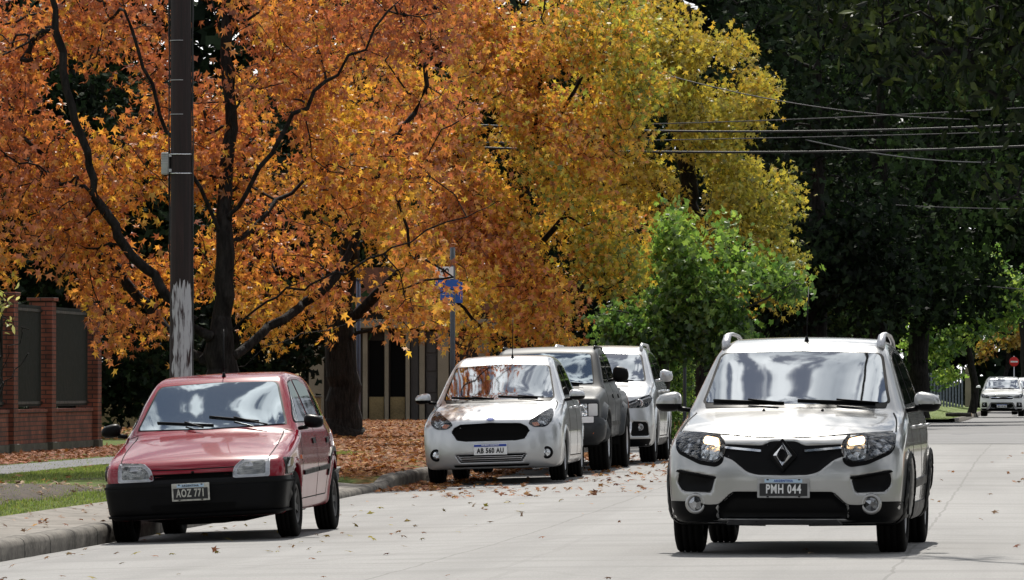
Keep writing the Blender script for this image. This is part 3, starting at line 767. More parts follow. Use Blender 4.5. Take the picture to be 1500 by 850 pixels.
# ================= 3. pale silver small hatchback with the wide dark grille =================
def ka_hatch():
    car = place_car('small_hatchback', 'pale silver small hatchback with a wide black mouth grille and blue-topped plate', 720, 68.6, .04, .2, -1.7)
    grille = [(-.46, .62), (-.43, .665), (-.36, .70), (0, .712), (.36, .70), (.43, .665), (.46, .62), (.40, .53), (.3, .515), (-.3, .515), (-.40, .53)]
    low = [(-.43, .345), (.43, .345), (.37, .255), (-.37, .255)]
    slit = [(-.46, .222), (.46, .222), (.44, .195), (-.44, .195)]
    B = Body([(.12, .165), (.03, .2), (.0, .3), (.0, .45), (.015, .58), (.04, .70), (.08, .76), (.2, .82), (.5, .90), (.85, .955), (1.0, .975), (1.12, 1.03), (1.72, 1.40), (1.85, 1.475), (2.1, 1.53), (2.5, 1.55), (3.0, 1.525), (3.4, 1.44), (3.6, 1.35), (3.78, 1.05), (3.84, .85), (3.87, .6), (3.85, .35), (3.7, .22), (3.3, .2), (2.0, .18), (.6, .18)],
             .848, [(.12, .05), (.25, .02), (.4, .006), (.6, .0), (.78, .006), (.92, .03), (.98, .055), (1.03, .08), (1.25, .16), (1.42, .23), (1.55, .29)],
             [(-.1, .815), (.1, .825), (.4, .84), (.9, .848), (3.0, .848), (3.5, .82), (3.9, .75)],
             [(0, .13), (.5, .13), (1.0, .11), (1.7, .07), (2.2, 0), (3, 0), (3.8, -.10)],
             [(0, .02), (.5, .05), (1.1, .05), (1.8, .045), (3.5, .05)], k=.09,
             wheels=[(.82, .295, .34), (3.31, .295, .34)], flare=(.012, .05), recess=[(grille, .035), (low, .03), (slit, .03)], h=.02, corner=.13)
    B.build('body', M['silver_ka'], car)
    patch(B, 'grille', grille, 'front', M['void'], car, off=.002, rr=.03)
    patch(B, 'grille_surround', band(list(resample(np.array(grille), .05)) + [grille[0]], .018), 'front', M['black'], car, off=.004, rr=0, res=.03)
    g2 = patch(B, 'lower_grille', low, 'front', M['void'], car, off=.002, rr=.02)
    for zz in (.275, .30, .323): patch(B, 'grille_bar', [(-.43 + (.345 - zz) * .6, zz + .005), (.43 - (.345 - zz) * .6, zz + .005), (.43 - (.345 - zz) * .6, zz - .004), (-.43 + (.345 - zz) * .6, zz - .004)], 'front', M['satin'], car, off=.03, rr=.002)
    patch(B, 'lower_slot', slit, 'front', M['void'], car, off=.002, rr=.008)
    e = patch(B, 'badge', circ(0, .757, .052, 20, .02), 'front', M['chrome'], car, off=.012, rr=0, res=.02)
    patch(B, 'badge_field', circ(0, .757, .043, 20, .014), 'front', M['plate_blue'], car, off=.015, rr=0, res=.02)
    def bits(s):
        kd = 'right' if s > 0 else 'left'
        l = bpy.data.objects.new('headlight', None); COL.objects.link(l); l.parent = car
        hs = [(.70, .865), (.67, .86), (.47, .73), (.455, .70), (.52, .655), (.66, .655), (.725, .715), (.735, .80)]
        patch(B, 'lamp_housing', mm(hs, s), 'front', M['trim'], l, off=.003, rr=.03)
        patch(B, 'lamp_reflector', mm([(.69, .83), (.66, .82), (.56, .75), (.56, .69), (.65, .675), (.70, .72)], s), 'front', M['reflector'], l, off=.007, rr=.03)
        patch(B, 'lamp_indicator', mm([(.49, .705), (.56, .715), (.59, .675), (.53, .665)], s), 'front', M['amber'], l, off=.009, rr=.015)
        patch(B, 'lamp_cover', mm(hs, s), 'front', M['lens'], l, off=.016, rr=.03, skirt=0)
        f = bpy.data.objects.new('fog_lamp', None); COL.objects.link(f); f.parent = car
        disc(f, 'lamp_bezel', B, s * .665, .35, .075, M['black'], .005, .008, nrm=(0, -1, 0), hole=.044)
        disc(f, 'lamp_glass', B, s * .665, .35, .046, M['reflector'], .008, .004, nrm=(0, -1, 0), dome=.008)
        seams(B, car, [[(1.4, .3), (1.34, .6), (1.36, .98)], [(2.3, .3), (2.32, 1.02)], [(2.86, .3), (2.95, .55), (3.15, .8), (3.2, 1.0)], [(1.4, .3), (2.86, .3)]], kd, .012)
        seams(B, car, [mm([(.735, .86), (.73, .93), (.70, .965)], s)], 'front', .01)
        for hv in (2.12, 2.98):
            q, g = spot(B, hv, .88, kd)
            MB().tube([q + Vector((0, -.09, 0)), q + g * .035 + Vector((0, -.06, 0)), q + g * .035 + Vector((0, .06, 0)), q + Vector((0, .09, 0))], .013, 8).build('door_handle', M['silver_ka'], car)
        mirror_(car, s * .945, 1.32, 1.03, s, .19, .125, M['silver_ka'], M['black'], .14, inner=.06)
        patch(B, 'tail_light', mm([(.62, 1.0), (.78, 1.0), (.78, .8), (.62, .8)], s), 'rear', M['amber'], car)
    both(bits)
    windows(B, car, [(-.655, 1.005), (0, .99), (.655, 1.005), (.65, 1.05), (.56, 1.395), (0, 1.425), (-.56, 1.395), (-.65, 1.05)], M['screen'],
            [[(1.50, 1.03), (1.68, 1.16), (1.98, 1.36), (2.26, 1.40), (2.26, 1.04)], [(2.36, 1.04), (2.36, 1.405), (2.9, 1.39), (3.2, 1.28), (3.28, 1.08)]],
            [(-.5, 1.05), (.5, 1.05), (.45, 1.35), (-.45, 1.35)], .035)
    patch(B, 'cowl_panel', [(-.64, .965), (.64, .965), (.66, 1.0), (-.66, 1.0)], 'front', M['black'], car, off=.004, rr=.01)
    wiper(car, B, (-.1, .985), (-.05, 1.0), (-.58, 1.03)); wiper(car, B, (.55, .985), (.48, 1.0), (0, 1.03))
    plate(car, 0, -.015, .405, .40, .13, 'AB 560 AU', 'new')
    antenna(car, B, .10, 2.0, .5, .2)
    wheels(car, B, .295, .185, M['rim'], .185, 7)
    MB().box(-.5, .5, .5, 3.6, .17, .3, .03).build('underbody', M['under'], car)
    return car

# ================= 4. grey double-cab pickup =================
def pickup():
    car = place_car('pickup_truck', 'dark grey double-cab pickup with black mirrors and wide tyres behind the small hatchback', 785, 73.2, .10, .3, -1.2)
    car['category'] = 'pickup'
    grille = [(-.48, .86), (.48, .86), (.48, .70), (-.48, .70)]
    B = Body([(.1, .42), (.0, .45), (.0, .60), (.03, .66), (.07, .70), (.07, .88), (.12, .96), (.4, 1.0), (.9, 1.04), (1.3, 1.07), (1.42, 1.12), (1.88, 1.52), (2.0, 1.585), (2.2, 1.615), (2.7, 1.625), (3.2, 1.60), (3.42, 1.53), (3.56, 1.1), (3.60, 1.04), (4.2, 1.035), (4.82, 1.03), (4.87, .9), (4.88, .6), (4.8, .48), (4.2, .46), (2.5, .40), (.6, .42)],
             .86, [(.35, .04), (.5, .015), (.7, .0), (.9, .004), (1.02, .03), (1.08, .06), (1.13, .085), (1.35, .135), (1.55, .19), (1.7, .26)],
             [(-.1, .80), (.1, .82), (.4, .83), (.9, .835), (4.4, .835), (4.9, .82)],
             [(0, .04), (.6, .05), (1.4, .08), (1.9, .05), (2.3, 0), (5, 0)],
             [(0, .01), (.6, .03), (1.4, .03), (2, .04), (3.3, .04), (3.7, 0), (5, 0)], k=.06,
             wheels=[(.80, .36, .43), (3.75, .36, .43)], flare=(.06, .10), recess=[(grille, .02)], h=.022, corner=.03)
    B.build('body', M['grey'], car)
    patch(B, 'grille', grille, 'front', M['black'], car, off=.003, rr=.01)
    for zz in (.74, .78, .82): patch(B, 'grille_bar', [(-.46, zz + .008), (.46, zz + .008), (.46, zz - .008), (-.46, zz - .008)], 'front', M['trim'], car, off=.018, rr=.002)
    patch(B, 'front_bumper', [(-.86, .655), (.86, .655), (.88, .46), (.72, .36), (-.72, .36), (-.88, .46)], 'wrap', M['grey'], car, off=.07, rr=.03, skirt=.08, lift=.02)
    patch(B, 'bumper_underside', [(-.7, .445), (.7, .445), (.64, .34), (-.64, .34)], 'wrap', M['black'], car, off=.06, rr=.02, skirt=.06)
    patch(B, 'rear_bumper', [(-.8, .62), (.8, .62), (.8, .45), (-.8, .45)], 'rear', M['satin'], car, off=.07, rr=.02, skirt=.08)
    def bits(s):
        kd = 'right' if s > 0 else 'left'
        l = bpy.data.objects.new('headlight', None); COL.objects.link(l); l.parent = car
        patch(B, 'lamp_housing', mm([(.49, .87), (.80, .87), (.80, .695), (.49, .695)], s), 'front', M['black'], l, off=.004, rr=.015)
        patch(B, 'lamp_reflector', mm([(.50, .86), (.665, .86), (.665, .705), (.50, .705)], s), 'front', M['reflector'], l, off=.012, rr=.015)
        patch(B, 'lamp_reflector', mm([(.68, .86), (.79, .86), (.79, .705), (.68, .705)], s), 'front', M['plate_white'], l, off=.012, rr=.015)
        patch(B, 'fog_lamp', mm([(.56, .56), (.74, .56), (.74, .49), (.56, .49)], s), 'front', M['amber'], car, off=.088, rr=.02, skirt=.02)
        patch(B, 'bumper_lamp', mm([(.56, .645), (.74, .645), (.74, .60), (.56, .60)], s), 'front', M['plate_white'], car, off=.098, rr=.01, skirt=.02)
        seams(B, car, [[(1.5, .5), (1.42, .8), (1.45, 1.08)], [(2.45, .5), (2.47, 1.12)], [(3.2, .5), (3.3, .8), (3.38, 1.1)], [(3.52, .52), (3.52, 1.0)]], kd, .014)
        patch(B, 'door_moulding', [(1.5, .62), (3.15, .63), (3.15, .58), (1.5, .57)], kd, M['trim'], car, off=.014, rr=.01, res=.06)
        for hv in (2.28, 3.12): patch(B, 'door_handle', [(hv - .1, .98), (hv + .08, .98), (hv + .08, .93), (hv - .1, .93)], kd, M['black'], car, off=.014, rr=.01)
        mirror_(car, s * .98, 1.62, 1.235, s, .21, .20, M['black'], None, .12, inner=.06)
        m = MB(); q0 = spot(B, s * .60, 2.1, 'top')[0]; q1 = spot(B, s * .60, 3.25, 'top')[0]
        m.tube([q0 + Vector((0, 0, .0)), q0 + Vector((0, .05, .04)), q1 + Vector((0, -.05, .04)), q1], .014, 8).build('roof_rail', M['black'], car)
        patch(B, 'tail_light', mm([(.70, .95), (.82, .95), (.82, .7), (.70, .7)], s), 'rear', M['amber'], car)
    both(bits)
    windows(B, car, [(-.625, 1.125), (0, 1.115), (.625, 1.125), (.62, 1.17), (.565, 1.51), (0, 1.53), (-.565, 1.51), (-.62, 1.17)], M['screen_red'],
            [[(1.62, 1.13), (1.74, 1.22), (2.08, 1.48), (2.42, 1.51), (2.42, 1.14)], [(2.53, 1.14), (2.53, 1.515), (3.1, 1.50), (3.36, 1.38), (3.42, 1.16)]],
            None, .03)
    wiper(car, B, (-.1, 1.1), (-.05, 1.12), (-.5, 1.14)); wiper(car, B, (.5, 1.1), (.45, 1.12), (0, 1.14))
    wheels(car, B, .36, .25, M['satin'], .21, 6, toe=.07)
    m = MB(); m.box(-.45, .45, .4, 4.6, .36, .5, .03); m.box(-.2, .25, .6, 1.3, .28, .4, .03); m.tube([(-.7, 3.75, .36), (.7, 3.75, .36)], .06, 8); m.tube([(-.7, .8, .36), (.7, .8, .36)], .045, 8)
    m.build('chassis', M['under'], car)
    # load bed cover
    patch(B, 'bed_cover', [(-.72, 3.72), (.72, 3.72), (.72, 4.78), (-.72, 4.78)], 'top', M['black'], car, off=.03, rr=.04, skirt=.035)
    return car

# ================= 5. silver-white compact SUV, last in the parked row =================
def suv(name='compact_suv', label='tall silver-white compact SUV parked at the end of the kerbside row', px=862, d=78.3, z=.14, yaw=.1, roll=-.9, mat='silver_ka', h=.022, plate_txt=None, far=False, group=None):
    car = place_car(name, label, px, d, z, yaw, roll, group=group)
    grille = [(-.50, .80), (-.3, .84), (.3, .84), (.50, .80), (.42, .70), (-.42, .70)]
    low = [(-.45, .52), (.45, .52), (.52, .34), (-.52, .34)]
    nook = [(.60, .57), (.80, .56), (.82, .37), (.58, .37)]
    B = Body([(.14, .22), (.04, .26), (.0, .38), (.0, .55), (.02, .7), (.06, .86), (.12, .94), (.3, .99), (.7, 1.05), (1.0, 1.09), (1.15, 1.15), (1.72, 1.50), (1.9, 1.58), (2.2, 1.625), (2.7, 1.64), (3.3, 1.60), (3.7, 1.52), (3.95, 1.36), (4.12, 1.05), (4.2, .85), (4.24, .6), (4.2, .36), (4.0, .25), (2.0, .21), (.6, .21)],
             .888, [(.15, .06), (.3, .025), (.5, .0), (.7, .0), (.85, .012), (1.0, .03), (1.06, .05), (1.12, .08), (1.35, .155), (1.55, .23), (1.65, .28)],
             [(-.1, .86), (.1, .87), (.4, .885), (3.4, .888), (3.9, .86), (4.2, .8)],
             [(0, .15), (.5, .14), (1.1, .10), (1.8, .07), (2.2, 0), (3.3, 0), (4.1, -.12)],
             [(0, .03), (.5, .05), (1.1, .05), (1.8, .05), (3.6, .05)], k=.10,
             wheels=[(.88, .34, .385), (3.43, .34, .385)], flare=(.02, .06), recess=[(grille, .025), (low, .04), (nook, .03)], h=h, corner=.13)
    B.build('body', M[mat], car)
    patch(B, 'grille', grille, 'front', M['black'], car, off=.003, rr=.02)
    patch(B, 'lower_grille', low, 'front', M['void'], car, off=.002, rr=.02)
    patch(B, 'lower_bumper', [(-.84, .33), (.84, .33), (.80, .235), (-.80, .235)], 'front', M['black'], car, off=.006, rr=.02)
    if far:
        patch(B, 'grille_bar', [(-.45, .785), (.45, .785), (.45, .76), (-.45, .76)], 'front', M['chrome'], car, off=.02, rr=.005)
        for s in (-1, 1): patch(B, 'bumper_trim', mm([(.40, .56), (.46, .56), (.62, .30), (.54, .30)], s), 'front', M['satin'], car, off=.03, rr=.01)
        patch(B, 'bumper_trim', [(-.44, .57), (.44, .57), (.44, .535), (-.44, .535)], 'front', M['black'], car, off=.03, rr=.01)
    else:
        patch(B, 'grille_bar', [(-.45, .79), (.45, .79), (.45, .765), (-.45, .765)], 'front', M['chrome'], car, off=.02, rr=.005)
    def bits(s):
        kd = 'right' if s > 0 else 'left'
        l = bpy.data.objects.new('headlight', None); COL.objects.link(l); l.parent = car
        hs = [(.50, .815), (.84, .93), (.85, .86), (.80, .76), (.50, .745)]
        patch(B, 'lamp_housing', mm(hs, s), 'front', M['trim'], l, off=.004, rr=.03)
        disc(l, 'lamp_ring', B, s * .69, .815, .06, M['chrome'], .006, .008, nrm=(0, -1, 0), hole=.042)
        disc(l, 'lamp_projector', B, s * .69, .815, .042, M['reflector_dark'], .006, .004, nrm=(0, -1, 0), dome=.01)
        patch(B, 'lamp_strip', mm([(.53, .80), (.83, .905), (.83, .89), (.53, .785)], s), 'front', M['plate_white'], l, off=.008, rr=.003)
        patch(B, 'lamp_cover', mm(hs, s), 'front', M['lens'], l, off=.02, rr=.03, skirt=0)
        patch(B, 'bumper_vent', mm(nook, s), 'front', M['black'], car, off=.003, rr=.03)
        f = bpy.data.objects.new('fog_lamp', None); COL.objects.link(f); f.parent = car
        disc(f, 'lamp_bezel', B, s * .70, .49, .05, M['satin'], .004, .008, nrm=(0, -1, 0), hole=.036)
        disc(f, 'lamp_glass', B, s * .70, .49, .037, M['reflector'], .006, .004, nrm=(0, -1, 0), dome=.006)
        if not far:
            seams(B, car, [[(1.45, .36), (1.36, .7), (1.4, 1.08)], [(2.4, .36), (2.42, 1.12)], [(2.98, .36), (3.06, .6), (3.3, .9), (3.35, 1.12)], [(1.45, .36), (2.98, .36)]], kd, .013)
            for hv in (2.22, 3.1):
                q, g = spot(B, hv, .98, kd)
                MB().tube([q + Vector((0, -.09, 0)), q + g * .035 + Vector((0, -.06, 0)), q + g * .035 + Vector((0, .06, 0)), q + Vector((0, .09, 0))], .015, 8).build('door_handle', M['chrome'], car)
            patch(B, 'sill_cladding', [(1.3, .33), (3.02, .33), (3.02, .24), (1.3, .24)], kd, M['black'], car, off=.012, rr=.02, res=.06)
            pts = []
            for v_, lift in ((1.95, 0), (2.0, .05), (2.12, .065), (3.2, .06), (3.45, .0)):
                q, g = spot(B, s * .60, v_, 'top'); pts.append(tuple(q + Vector((0, 0, lift))))
            MB().tube(pts, [.024, .026, .02, .018, .018], 8).build('roof_rail', M['satin'], car)
        mirror_(car, s * .985, 1.42, 1.19, s, .18, .16, M[mat], M['black'] if far else None, .14, inner=.06)
    both(bits)
    windows(B, car, [(-.69, 1.125), (0, 1.11), (.69, 1.125), (.68, 1.18), (.60, 1.49), (0, 1.515), (-.60, 1.49), (-.68, 1.18)], M['screen'],
            [[(1.55, 1.14), (1.72, 1.27), (2.04, 1.47), (2.40, 1.51), (2.40, 1.15)], [(2.50, 1.15), (2.50, 1.515), (3.1, 1.49), (3.5, 1.37), (3.66, 1.2)]],
            [(-.55, 1.15), (.55, 1.15), (.5, 1.42), (-.5, 1.42)], .035)
    wiper(car, B, (-.1, 1.10), (-.05, 1.115), (-.58, 1.15)); wiper(car, B, (.55, 1.10), (.48, 1.115), (0, 1.15))
    if far: plate(car, 0, -.0, .43, .40, .13, plate_txt or 'AD 318 ND', 'new')
    wheels(car, B, .34, .215, M['rim'], .215, 5)
    MB().box(-.55, .55, .5, 3.9, .22, .34, .03).build('underbody', M['under'], car)
    return car
silver_crossover(); red_hatch(); ka_hatch(); pickup(); suv()
suv('distant_suv', 'white SUV with a dark grille standing far off beside the grass', 1467.5, 233, -.03, .5, 0, 'white', .035, None, True)
suv('distant_suv', 'white car half hidden behind the far white SUV at the picture edge', 1511, 247, -.03, .5, 0, 'white', .04, None, True)
# ------------------------------------------------------------------ foliage
def leafmat(name, trans=.5, gloss=.08, rough=.45, tcol=(1, 1, 1)):
    m = bpy.data.materials.new(name); m.use_nodes = True; nt = m.node_tree; nt.nodes.clear()
    o = nt.nodes.new('ShaderNodeOutputMaterial'); a = nt.nodes.new('ShaderNodeAttribute'); a.attribute_name = 'tint'
    d = nt.nodes.new('ShaderNodeBsdfDiffuse'); t = nt.nodes.new('ShaderNodeBsdfTranslucent'); g = nt.nodes.new('ShaderNodeBsdfGlossy')
    g.inputs['Roughness'].default_value = rough; g.inputs['Color'].default_value = (.9, .9, .9, 1)
    nt.links.new(a.outputs[0], d.inputs[0])
    nt.links.new(mixc(nt, 1.0, a.outputs[0], tcol, 'MULTIPLY'), t.inputs[0])
    m1 = nt.nodes.new('ShaderNodeMixShader'); m1.inputs[0].default_value = trans
    nt.links.new(d.outputs[0], m1.inputs[1]); nt.links.new(t.outputs[0], m1.inputs[2])
    m2 = nt.nodes.new('ShaderNodeMixShader'); m2.inputs[0].default_value = gloss
    nt.links.new(m1.outputs[0], m2.inputs[1]); nt.links.new(g.outputs[0], m2.inputs[2]); nt.links.new(m2.outputs[0], o.inputs[0])
    return m
M['leaf'] = leafmat('autumn_leaf', .5, .05)
M['leaf_dark'] = leafmat('dark_green_leaf', .2, .012, .55)
M['leaf_near'] = leafmat('glossy_dark_leaf', .3, .02, .4)
M['leaf_green'] = leafmat('bright_green_leaf', .5, .05)
M['leaf_dry'] = leafmat('dry_leaf', .15, .03, .6)
def bark(name, c0, c1):
    m, nt, b = newmat(name)
    n = noise(nt, 6, 8, sc=(3, 3, .6)); n2 = noise(nt, 40, 4, sc=(1, 1, .4))
    nt.links.new(mixc(nt, n2, ramp(nt, n, [(.35, c0), (.7, c1)]), c0), b.inputs['Base Color'])
    b.inputs['Roughness'].default_value = .9; b.inputs['Specular IOR Level'].default_value = .2
    bump(nt, b, n, .8, .04); return m
M['bark'] = bark('sweetgum_bark', (.006, .005, .005), (.05, .045, .041))
M['bark_grey'] = bark('grey_bark', (.03, .027, .024), (.12, .105, .09))

def star(rs=(1, .88, .62), valley=.36, cup=.18):
    pts = []
    for a, r in ((90, rs[0]), (66, valley), (38, rs[1]), (8, valley), (-28, rs[2]), (-90, .22), (208, rs[2]), (172, valley), (142, rs[1]), (114, valley)):
        pts.append((r * math.cos(R(a)), r * math.sin(R(a)), -cup * r * r))
    V = np.array([(0, 0, 0)] + pts); n = len(pts)
    T = np.array([(0, 1 + (i + 1) % n, 1 + i) for i in range(n)])
    return V, T
def oval(w=.42, fold=.12):
    V = np.array([(0, -1, 0), (-w, -.25, fold), (-w * .8, .4, fold), (0, 1, -.1), (w * .8, .4, fold), (w, -.25, fold), (0, 0, 0)], float)
    T = np.array([(6, 0, 5), (6, 5, 4), (6, 4, 3), (6, 3, 2), (6, 2, 1), (6, 1, 0)]); return V, T
def rag():
    V = np.array([(0, -1, 0), (.6, -.5, .1), (.35, .1, 0), (.9, .5, -.1), (.1, 1, .05), (-.3, .35, 0), (-.9, .4, .1), (-.45, -.3, -.05)], float)
    T = np.array([(0, 1, 2), (0, 2, 5), (2, 3, 4), (2, 4, 5), (5, 6, 7), (0, 5, 7)]); return V, T
def frames(n, mode, rng):
    """random leaf frames: columns x, y(tip), normal"""
    if mode == 'hang':
        y = rng.normal(size=(n, 3)) * (.75, .75, .5) + (0, 0, -.75)
    elif mode == 'flat':
        y = rng.normal(size=(n, 3)) * (1, 1, .25)
    else:
        y = rng.normal(size=(n, 3))
    y /= np.linalg.norm(y, axis=1)[:, None]
    k = rng.normal(size=(n, 3))
    if mode == 'flat': k = k * .3 + (0, 0, 1)
    if mode == 'hang': k = k + (0, -.35, .55)
    x = np.cross(y, k); x /= np.linalg.norm(x, axis=1)[:, None] + 1e-9
    z = np.cross(x, y); return x, y, z
def leaves(name, P, size, col, shape, mat, parent=None, mode='hang', rng=RNG, kind=None):
    V0, T0 = shape; n = len(P); x, y, z = frames(n, mode, rng)
    s = np.asarray(size).reshape(-1, 1, 1) if np.ndim(size) else np.full((n, 1, 1), size)
    cup = rng.uniform(.2, 2.4, (n, 1, 1)); nar = rng.uniform(.6, 1.05, (n, 1, 1)); x = x[:, :]
    V = P[:, None, :] + s * (nar * V0[None, :, 0:1] * x[:, None] + V0[None, :, 1:2] * y[:, None] + cup * V0[None, :, 2:3] * z[:, None])
    k = len(V0); T = (T0[None] + (np.arange(n) * k)[:, None, None]).reshape(-1, 3)
    C = np.repeat(col, k, axis=0)
    return mesh(name, V.reshape(-1, 3), T, mat, parent, smooth=False, col=C)
def palette(cols, w, rng):
    """w in 0..1 picks between a list of colours"""
    cols = np.array(cols); q = np.clip(w, 0, .999) * (len(cols) - 1); i = q.astype(int); f = (q - i)[:, None]
    c = cols[i] * (1 - f) + cols[i + 1] * f
    return np.clip(c * rng.triangular(.3, 1.0, 1.25, (len(w), 1)), 0, 1)

class Skel:
    def __init__(s): s.P = []; s.par = []; s.main = {}
    def node(s, p, par): s.P.append(np.array(p, float)); s.par.append(par); return len(s.P) - 1
    def line(s, pts, start=None, step=.35, jit=.03, rng=RNG):
        pts = [np.array(p, float) for p in pts]
        if start is None:
            if s.P:
                A = np.array(s.P); start = int(np.argmin(((A - pts[0]) ** 2).sum(1)))
            else: start = s.node(pts[0], -1)
        cur = start; sm = chaikin_open(pts, 2)
        for a, b in zip(sm[:-1], sm[1:]):
            l = np.linalg.norm(b - a); m = max(1, int(round(l / step)))
            for k in range(1, m + 1): cur = s.node(a + (b - a) * k / m + rng.normal(size=3) * jit, cur)
        return cur
    def grow(s, A, rng, step=.3, droop=.0, wander=.1):
        chains = []
        P = np.zeros((len(s.P) + 40 * len(A), 3)); n = len(s.P); P[:n] = s.P
        d0 = np.array([np.min(((P[:n] - a) ** 2).sum(1)) for a in A])
        for k in np.argsort(d0):
            a = A[k]; d = ((P[:n] - a) ** 2).sum(1); i = int(np.argmin(d)); L = math.sqrt(d[i])
            m = max(2, int(L / step)); cur = i; st = P[i].copy(); ch = []
            if s.par[i] >= 0: dr = st - P[s.par[i]]; dr = dr / (np.linalg.norm(dr) + 1e-6)
            else: dr = np.zeros(3)
            mid = (st + a) / 2 + dr * L * .22 + rng.normal(size=3) * L * wander
            for q in range(1, m + 1):
                t = q / m; p = (1 - t) ** 2 * st + 2 * t * (1 - t) * mid + t * t * a
                p = p + rng.normal(size=3) * .015; p[2] -= droop * t * t * L
                cur = s.node(p, cur); P[n] = p; n += 1; ch.append(cur)
            chains.append(ch)
        return chains
    def radii(s, r_tr, r_tip=.0065):
        n = len(s.P); cnt = np.zeros(n); kids = np.zeros(n, int)
        for i in range(n):
            if s.par[i] >= 0: kids[s.par[i]] += 1
        for i in range(n - 1, -1, -1):
            if kids[i] == 0: cnt[i] += 1
            if s.par[i] >= 0: cnt[s.par[i]] += cnt[i]
        e = math.log(r_tr / r_tip) / math.log(max(cnt[0], 2))
        s.r = r_tip * cnt ** e
        best = {}
        for i in range(n):
            p = s.par[i]
            if p >= 0 and (p not in best or cnt[i] > cnt[best[p]]): best[p] = i
        s.best = best; return s.r
    def mesh(s, name, mat, parent, flare=1.6):
        P = np.array(s.P); par = np.array(s.par); r = s.r.copy(); z0 = P[0, 2]
        r *= 1 + (flare - 1) * np.exp(-np.maximum(P[:, 2] - z0, 0) / .35) * (r > r.max() * .6)
        D = np.zeros_like(P); ok = par >= 0; D[ok] = P[ok] - P[par[ok]]; D[~ok] = (0, 0, 1)
        D /= np.linalg.norm(D, axis=1)[:, None] + 1e-9
        D2 = D.copy()
        for p, b in s.best.items(): D2[p] = D[p] + D[b]
        D2 /= np.linalg.norm(D2, axis=1)[:, None] + 1e-9
        Vs = []; Fs = []; base = 0
        for lo, hi, k in ((0, .02, 4), (.02, .08, 7), (.08, 9, 14)):
            idx = np.where(ok & (r >= lo) & (r < hi))[0]
            if not len(idx): continue
            pi = par[idx]; mainc = np.array([s.best.get(int(p), -1) == int(i) for i, p in zip(idx, pi)])
            dpa = np.where(mainc[:, None], D2[pi], D[idx]); rpa = np.where(mainc, np.minimum(r[pi], r[idx] * 1.6 + .01), r[idx] * 1.1)
            th = np.arange(k) * 2 * math.pi / k
            def ring(c, d, rad):
                up = np.where(np.abs(d[:, 2:3]) > .95, np.array([[1., 0, 0]]), np.array([[0, 0, 1.]]))
                a = np.cross(d, up); a /= np.linalg.norm(a, axis=1)[:, None]; b = np.cross(a, d)
                return c[:, None] + rad[:, None, None] * (np.cos(th)[None, :, None] * a[:, None] + np.sin(th)[None, :, None] * b[:, None])
            A = ring(P[pi], dpa, rpa); Bm = ring(P[idx], D2[idx], r[idx])
            V = np.concatenate([A, Bm], 1); m = len(idx)
            j = np.arange(k); q = np.stack([j, (j + 1) % k, (j + 1) % k + k, j + k], 1)
            Fs.append((q[None] + (np.arange(m) * 2 * k)[:, None, None]).reshape(-1, 4) + base); Vs.append(V.reshape(-1, 3)); base += m * 2 * k
        return mesh(name, np.concatenate(Vs), np.concatenate(Fs), mat, parent)

def lobe_pts(lobes, n, rng, shell=.55, zmin=None, keep=None, gap=0):
    vol = np.array([l[1][0] * l[1][1] * l[1][2] for l in lobes]) ** .8; out = []
    pick = rng.choice(len(lobes), n * 6, p=vol / vol.sum())
    for k in pick:
        c, r = lobes[k]; d = rng.normal(size=3); d /= np.linalg.norm(d)
        q = rng.uniform(shell ** 3, 1) ** (1 / 3) if rng.random() < .7 else rng.uniform(0, 1) ** (1 / 3)
        p = np.array(c) + d * q * np.array(r)
        if zmin is not None and p[2] < zmin: continue
        if keep is not None and not keep(p): continue
        if gap:
            w_ = math.sin(p[0] * 3.1 / gap + p[2] * 1.9 / gap + 1.3) + math.sin(p[2] * 3.7 / gap - p[1] * 1.1 / gap) + math.sin(p[0] * 1.7 / gap - p[2] * 2.9 / gap + p[1] * .9 / gap + 2)
            if w_ < -.35: continue
        out.append(p)
        if len(out) >= n: break
    return np.array(out)
def PL(px, py, d): return np.array(at(px, d, py))
def lobes_px(L):
    """(px, py, depth, rx, rdepth, rz)"""
    return [(PL(a, b, d), (rx, ry, rz)) for a, b, d, rx, ry, rz in L]

def full_tree(name, label, group, base, limbs, lobes, natt, nleaf, size, cols, colf, rtr, shape, mat, seed, mode='hang', spread=.17, droop=.06, keep=None, barkm=None, jit=.03, gap=1.0, thin=.75):
    rng = np.random.default_rng(seed)
    o = thing(name, label, 'tree', (0, 0, 0), 0, group)
    o.location = tuple(base); off = np.array(base)
    sk = Skel()
    for i, l in enumerate(limbs):
        sk.line([np.array(p) - off for p in l], rng=rng, jit=jit)
        if i == 0: ntr = len(sk.P)
    A = lobe_pts([(np.array(c) - off, r) for c, r in lobes], natt, rng, keep=(lambda p: keep(p + off)) if keep else None, gap=gap)
    ch = sk.grow(A, rng, droop=droop); sk.radii(rtr); sk.r[ntr:] *= thin; sk.r[ntr:] = np.maximum(sk.r[ntr:], .006)
    sk.mesh('trunk', barkm or M['bark'], o)
    P = np.array(sk.P); pts = []
    for c in ch:
        c = c[-7:]; k = rng.integers(0, len(c), nleaf); k = np.maximum(k, rng.integers(0, len(c), nleaf))
        pts.append(P[np.array(c)[k]] + rng.normal(size=(nleaf, 3)) * spread + (0, 0, -.04))
    pts = np.concatenate(pts)
    if keep: pts = pts[[keep(p + off) for p in pts]]
    wv = colf(pts + off, rng); col = palette(cols, wv, rng)
    leaves('crown', pts, rng.uniform(.7, 1.2, len(pts)) * size, col, shape, mat, o, mode, rng)
    return o
